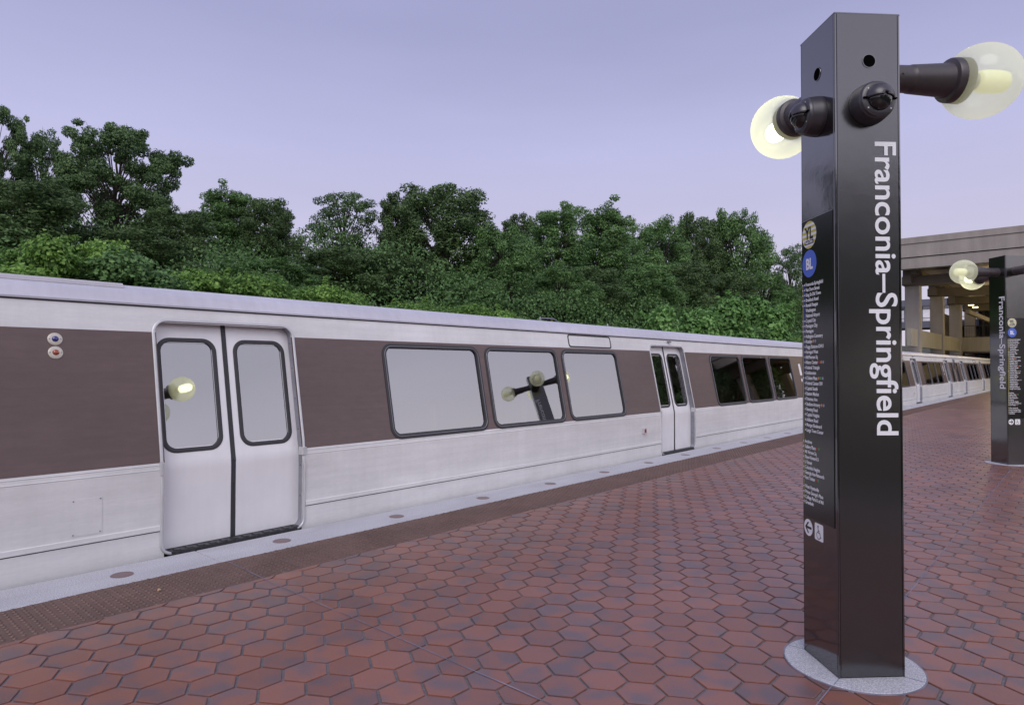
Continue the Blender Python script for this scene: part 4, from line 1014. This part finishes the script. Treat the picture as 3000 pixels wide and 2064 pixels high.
def make_shrub(seed, H, Rw, n, leaf, matname, name, k=16, flat=.6, sprays=8):
    rng = np.random.RandomState(seed); root = empty(name, (0, 0, 0)); mb = MB(); C = []; R = []
    for i in range(k):
        th = rng.rand()*6.28; f = rng.rand()**.7; rr = Rw*math.sqrt(rng.rand())*(1.05-.55*f)
        c = np.array([rr*math.cos(th), rr*math.sin(th), H*(.25+.62*f)*(1-.25*(rr/Rw)**2)]); C.append(c); R.append(H*rng.uniform(.14, .24))
        mb.tube([(c[0]*.25, c[1]*.25, -.3), (c[0]*.6, c[1]*.6, c[2]*.5), c], [.03, .02, .008], 5)
    for i in range(sprays):   # arching shoots
        b = C[rng.randint(k)]; d = rng.normal(size=3); d[2] = abs(d[2])+.5; d /= np.linalg.norm(d); L = H*rng.uniform(.25, .42)
        pts = [b+d*L*t+np.array([0, 0, -.25*L*t*t]) for t in (0, .35, .7, 1)]; mb.tube(pts, [.012, .009, .006, .003], 4)
        for t in np.linspace(.25, 1, 7): C.append(b+d*L*t+np.array([0, 0, -.25*L*t*t])); R.append(H*.034*(1.4-t*.6))
    mb.build('stems', 'bark', root)
    P, Nn, sz, tint = clusters_to_leaves(np.array(C), np.array(R), n, rng, leaf, flat, .35); Nn[:, 2] += .5
    leaf_object('leaves', P, Nn, sz, tint, matname, root, asp=.8); return root
SH = {'vine': make_shrub(41, 2.6, 1.9, 24000, .078, 'leaf_vine', 'shrub', k=18, sprays=9), 'vine2': make_shrub(42, 2.4, 2.0, 24000, .072, 'leaf_vine', 'shrub', k=20, sprays=3),
      'darkv': make_shrub(43, 2.6, 1.9, 20000, .085, 'leaf_mid', 'shrub', k=16, sprays=3), 'big': make_shrub(44, 3.4, 1.3, 5600, .22, 'leaf_big', 'sapling', k=15, flat=.9, sprays=2)}
GS = 'shrubs on the bank behind the train'
shr = [('darkv', -15.4, 1.6, 1.0, 1.0, .95, 'yellow green shrub at the left edge just over the train roof'), ('vine', -15.8, 2.9, .9, 1.0, 1.1, 'shrub with upright sprigs second from the left edge'),
 ('vine', -16.0, 4.0, 1.25, .9, 2.1, 'tallest vine shrub with long shoots under the big oak'), ('darkv', -15.6, 5.2, 1.05, 1.0, .3, 'dark green vine mound right of the tallest shoots'),
 ('vine', -16.0, 6.2, 1.1, .95, 3.3, 'vine shrub with shoots leaning right toward the gap of sky'), ('vine2', -15.8, 7.4, 1.12, 1.0, .5, 'pale vine mound below the gap of sky'),
 ('vine2', -16.2, 8.9, 1.08, 1.0, 1.8, 'low pale vine mound sloping down to the train roof'), ('vine2', -16, 10.9, 1.12, 1.0, 2.7, 'bright rounded vine mound left of the middle of the train'),
 ('vine2', -16, 12.6, .98, 1.0, .2, 'low bright vine patch behind the first train window'), ('vine2', -16, 14.8, 1.06, 1.1, 1.2, 'flat bright vine patch behind the middle train window'),
 ('vine2', -15.6, 17.3, .98, 1.1, 2.9, 'last low vine patch before the dark opening'), ('vine2', -15.4, 24.2, 1.1, 1.1, .9, 'bright shrub left of the broad leaved saplings'),
 ('vine2', -15.0, 27.6, .98, 1.15, 2.2, 'bright shrub at the foot of the first sapling'), ('vine2', -15, 31.6, 1.1, 1.2, 1.5, 'bright shrub between the saplings'),
 ('darkv', -14.8, 36.4, 1.2, 1.2, .1, 'green shrub at the foot of the tallest sapling'), ('vine2', -14, 41, 1.2, 1.2, 1.9, 'bright shrub beside the pylon edge'),
 ('darkv', -14.6, 46, 1.3, 1.3, 2.4, 'green shrub hidden half behind the pylon')]
us = set()
for kd, x, y, h, w, rz, lb in shr:
    o = SH[kd] if kd not in us else copy_tree(SH[kd]); us.add(kd)
    o.location = (x, y, 1.3 if y < 20 else .8); o.scale = (w, w, h); o.rotation_euler = (0, 0, rz); tag(o, lb, 'shrub', GS)
for i, (x, y, h, w, lb) in enumerate([(-14, 25.6, .95, .62, 'smallest broad leaved sapling, left of the others'), (-14, 28.8, .95, .75, 'second broad leaved sapling from the left'), (-14.4, 33.6, 1.35, .95, 'tallest broad leaved sapling above the second train door'), (-14, 38.2, 1.4, 1.0, 'broad leaved sapling just left of the pylon'), (-14.6, 30.8, 1.05, .7, 'broad leaved sapling between the second and the tallest')]):
    o = SH['big'] if i == 0 else copy_tree(SH['big']); o.location = (x, y, 1.25); o.scale = (w*.95, w*.95, h); o.rotation_euler = (0, 0, i*1.3); tag(o, lb, 'sapling', 'broad leaved saplings behind the train')
# vine carpet over the bank
n = 110000; y = -6+66*rng.rand(n)**1.4; x = rng.uniform(-20.5, -11.8, n)
zb = np.interp(x, [-20.5, -19, -17.5, -16, -14, -12], [2.2, 2.2, 1.9, 1.2, .2, -.9])
lump = .55+.35*np.sin(y*1.3+x)+.25*np.sin(y*2.9-x*1.7)+.15*np.sin(y*6.1)
gap = 1-.9*np.exp(-((y-20.3)/1.8)**2)
z = zb+rng.rand(n)**.6*(.55+lump)*gap; P = np.stack([x, y, z], 1); Nn = rng.normal(0, .6, (n, 3)); Nn[:, 2] += 1; Nn[:, 0] += .5
o = leaf_object('vine_ground_cover', P, Nn, .085*(.6+.8*rng.rand(n)), np.clip(rng.normal(.45, .22, n), 0, 1), 'leaf_vine', asp=.85); tag(o, 'green vines carpeting the bank behind the train', 'ground cover', kind='stuff')

# fence on the bank top: thin dark posts and a gate hoop just above the train roof
fe = empty('bank_fence', (-11.6, 14.3, 0)); tag(fe, 'thin metal fence with a hoop and small red sign peeping over the train roof', 'fence')
for yy in (-2.3, 0, 8.2): pass
for dy, zt in ((-3.4, 2.7), (0, 2.96), (3.4, 2.93), (6.8, 2.7), (10.2, 2.7)):
    mb = MB(); mb.tube([(0, dy, -1), (0, dy, zt-.06), (0, dy, zt)], [.035, .035, .01], 8); mb.build('post', 'jamb', fe)
mb = MB()
for z in (1.2, 2.0): mb.tube([(0, -3.4, z), (0, 10.2, z)], [.015, .015], 6)
mb.tube([(0, .05, 2.92), (0, .6, 2.93), (0, .85, 2.84), (0, .92, 2.5), (0, .92, 1.4)], [.02]*5, 8); mb.build('hoop_and_rails', 'jamb', fe)
mb = MB(); mb.add([(.03, .3, 2.62), (.03, .62, 2.62), (.03, .46, 2.89), (.05, .3, 2.62), (.05, .62, 2.62), (.05, .46, 2.89)], [(3, 4, 5), (0, 2, 1), (0, 1, 4, 3), (1, 2, 5, 4), (2, 0, 3, 5)]); mb.build('warning_triangle', 'redlab', fe)

# small litter on the tactile strip
mb = MB(); rl = random.Random(4)
mb.add([(.02*math.cos(a)*(1+.3*math.sin(3*a)), .014*math.sin(a), .004+.006*math.cos(2*a)) for a in [k*math.pi/4 for k in range(8)]], [tuple(range(8))])
o = mb.build('dry_leaf', 'leaflitter'); o.location = (-4.92, 1.85, .006); tag(o, 'small pale dry leaf lying on the brown tactile strip', 'leaf')
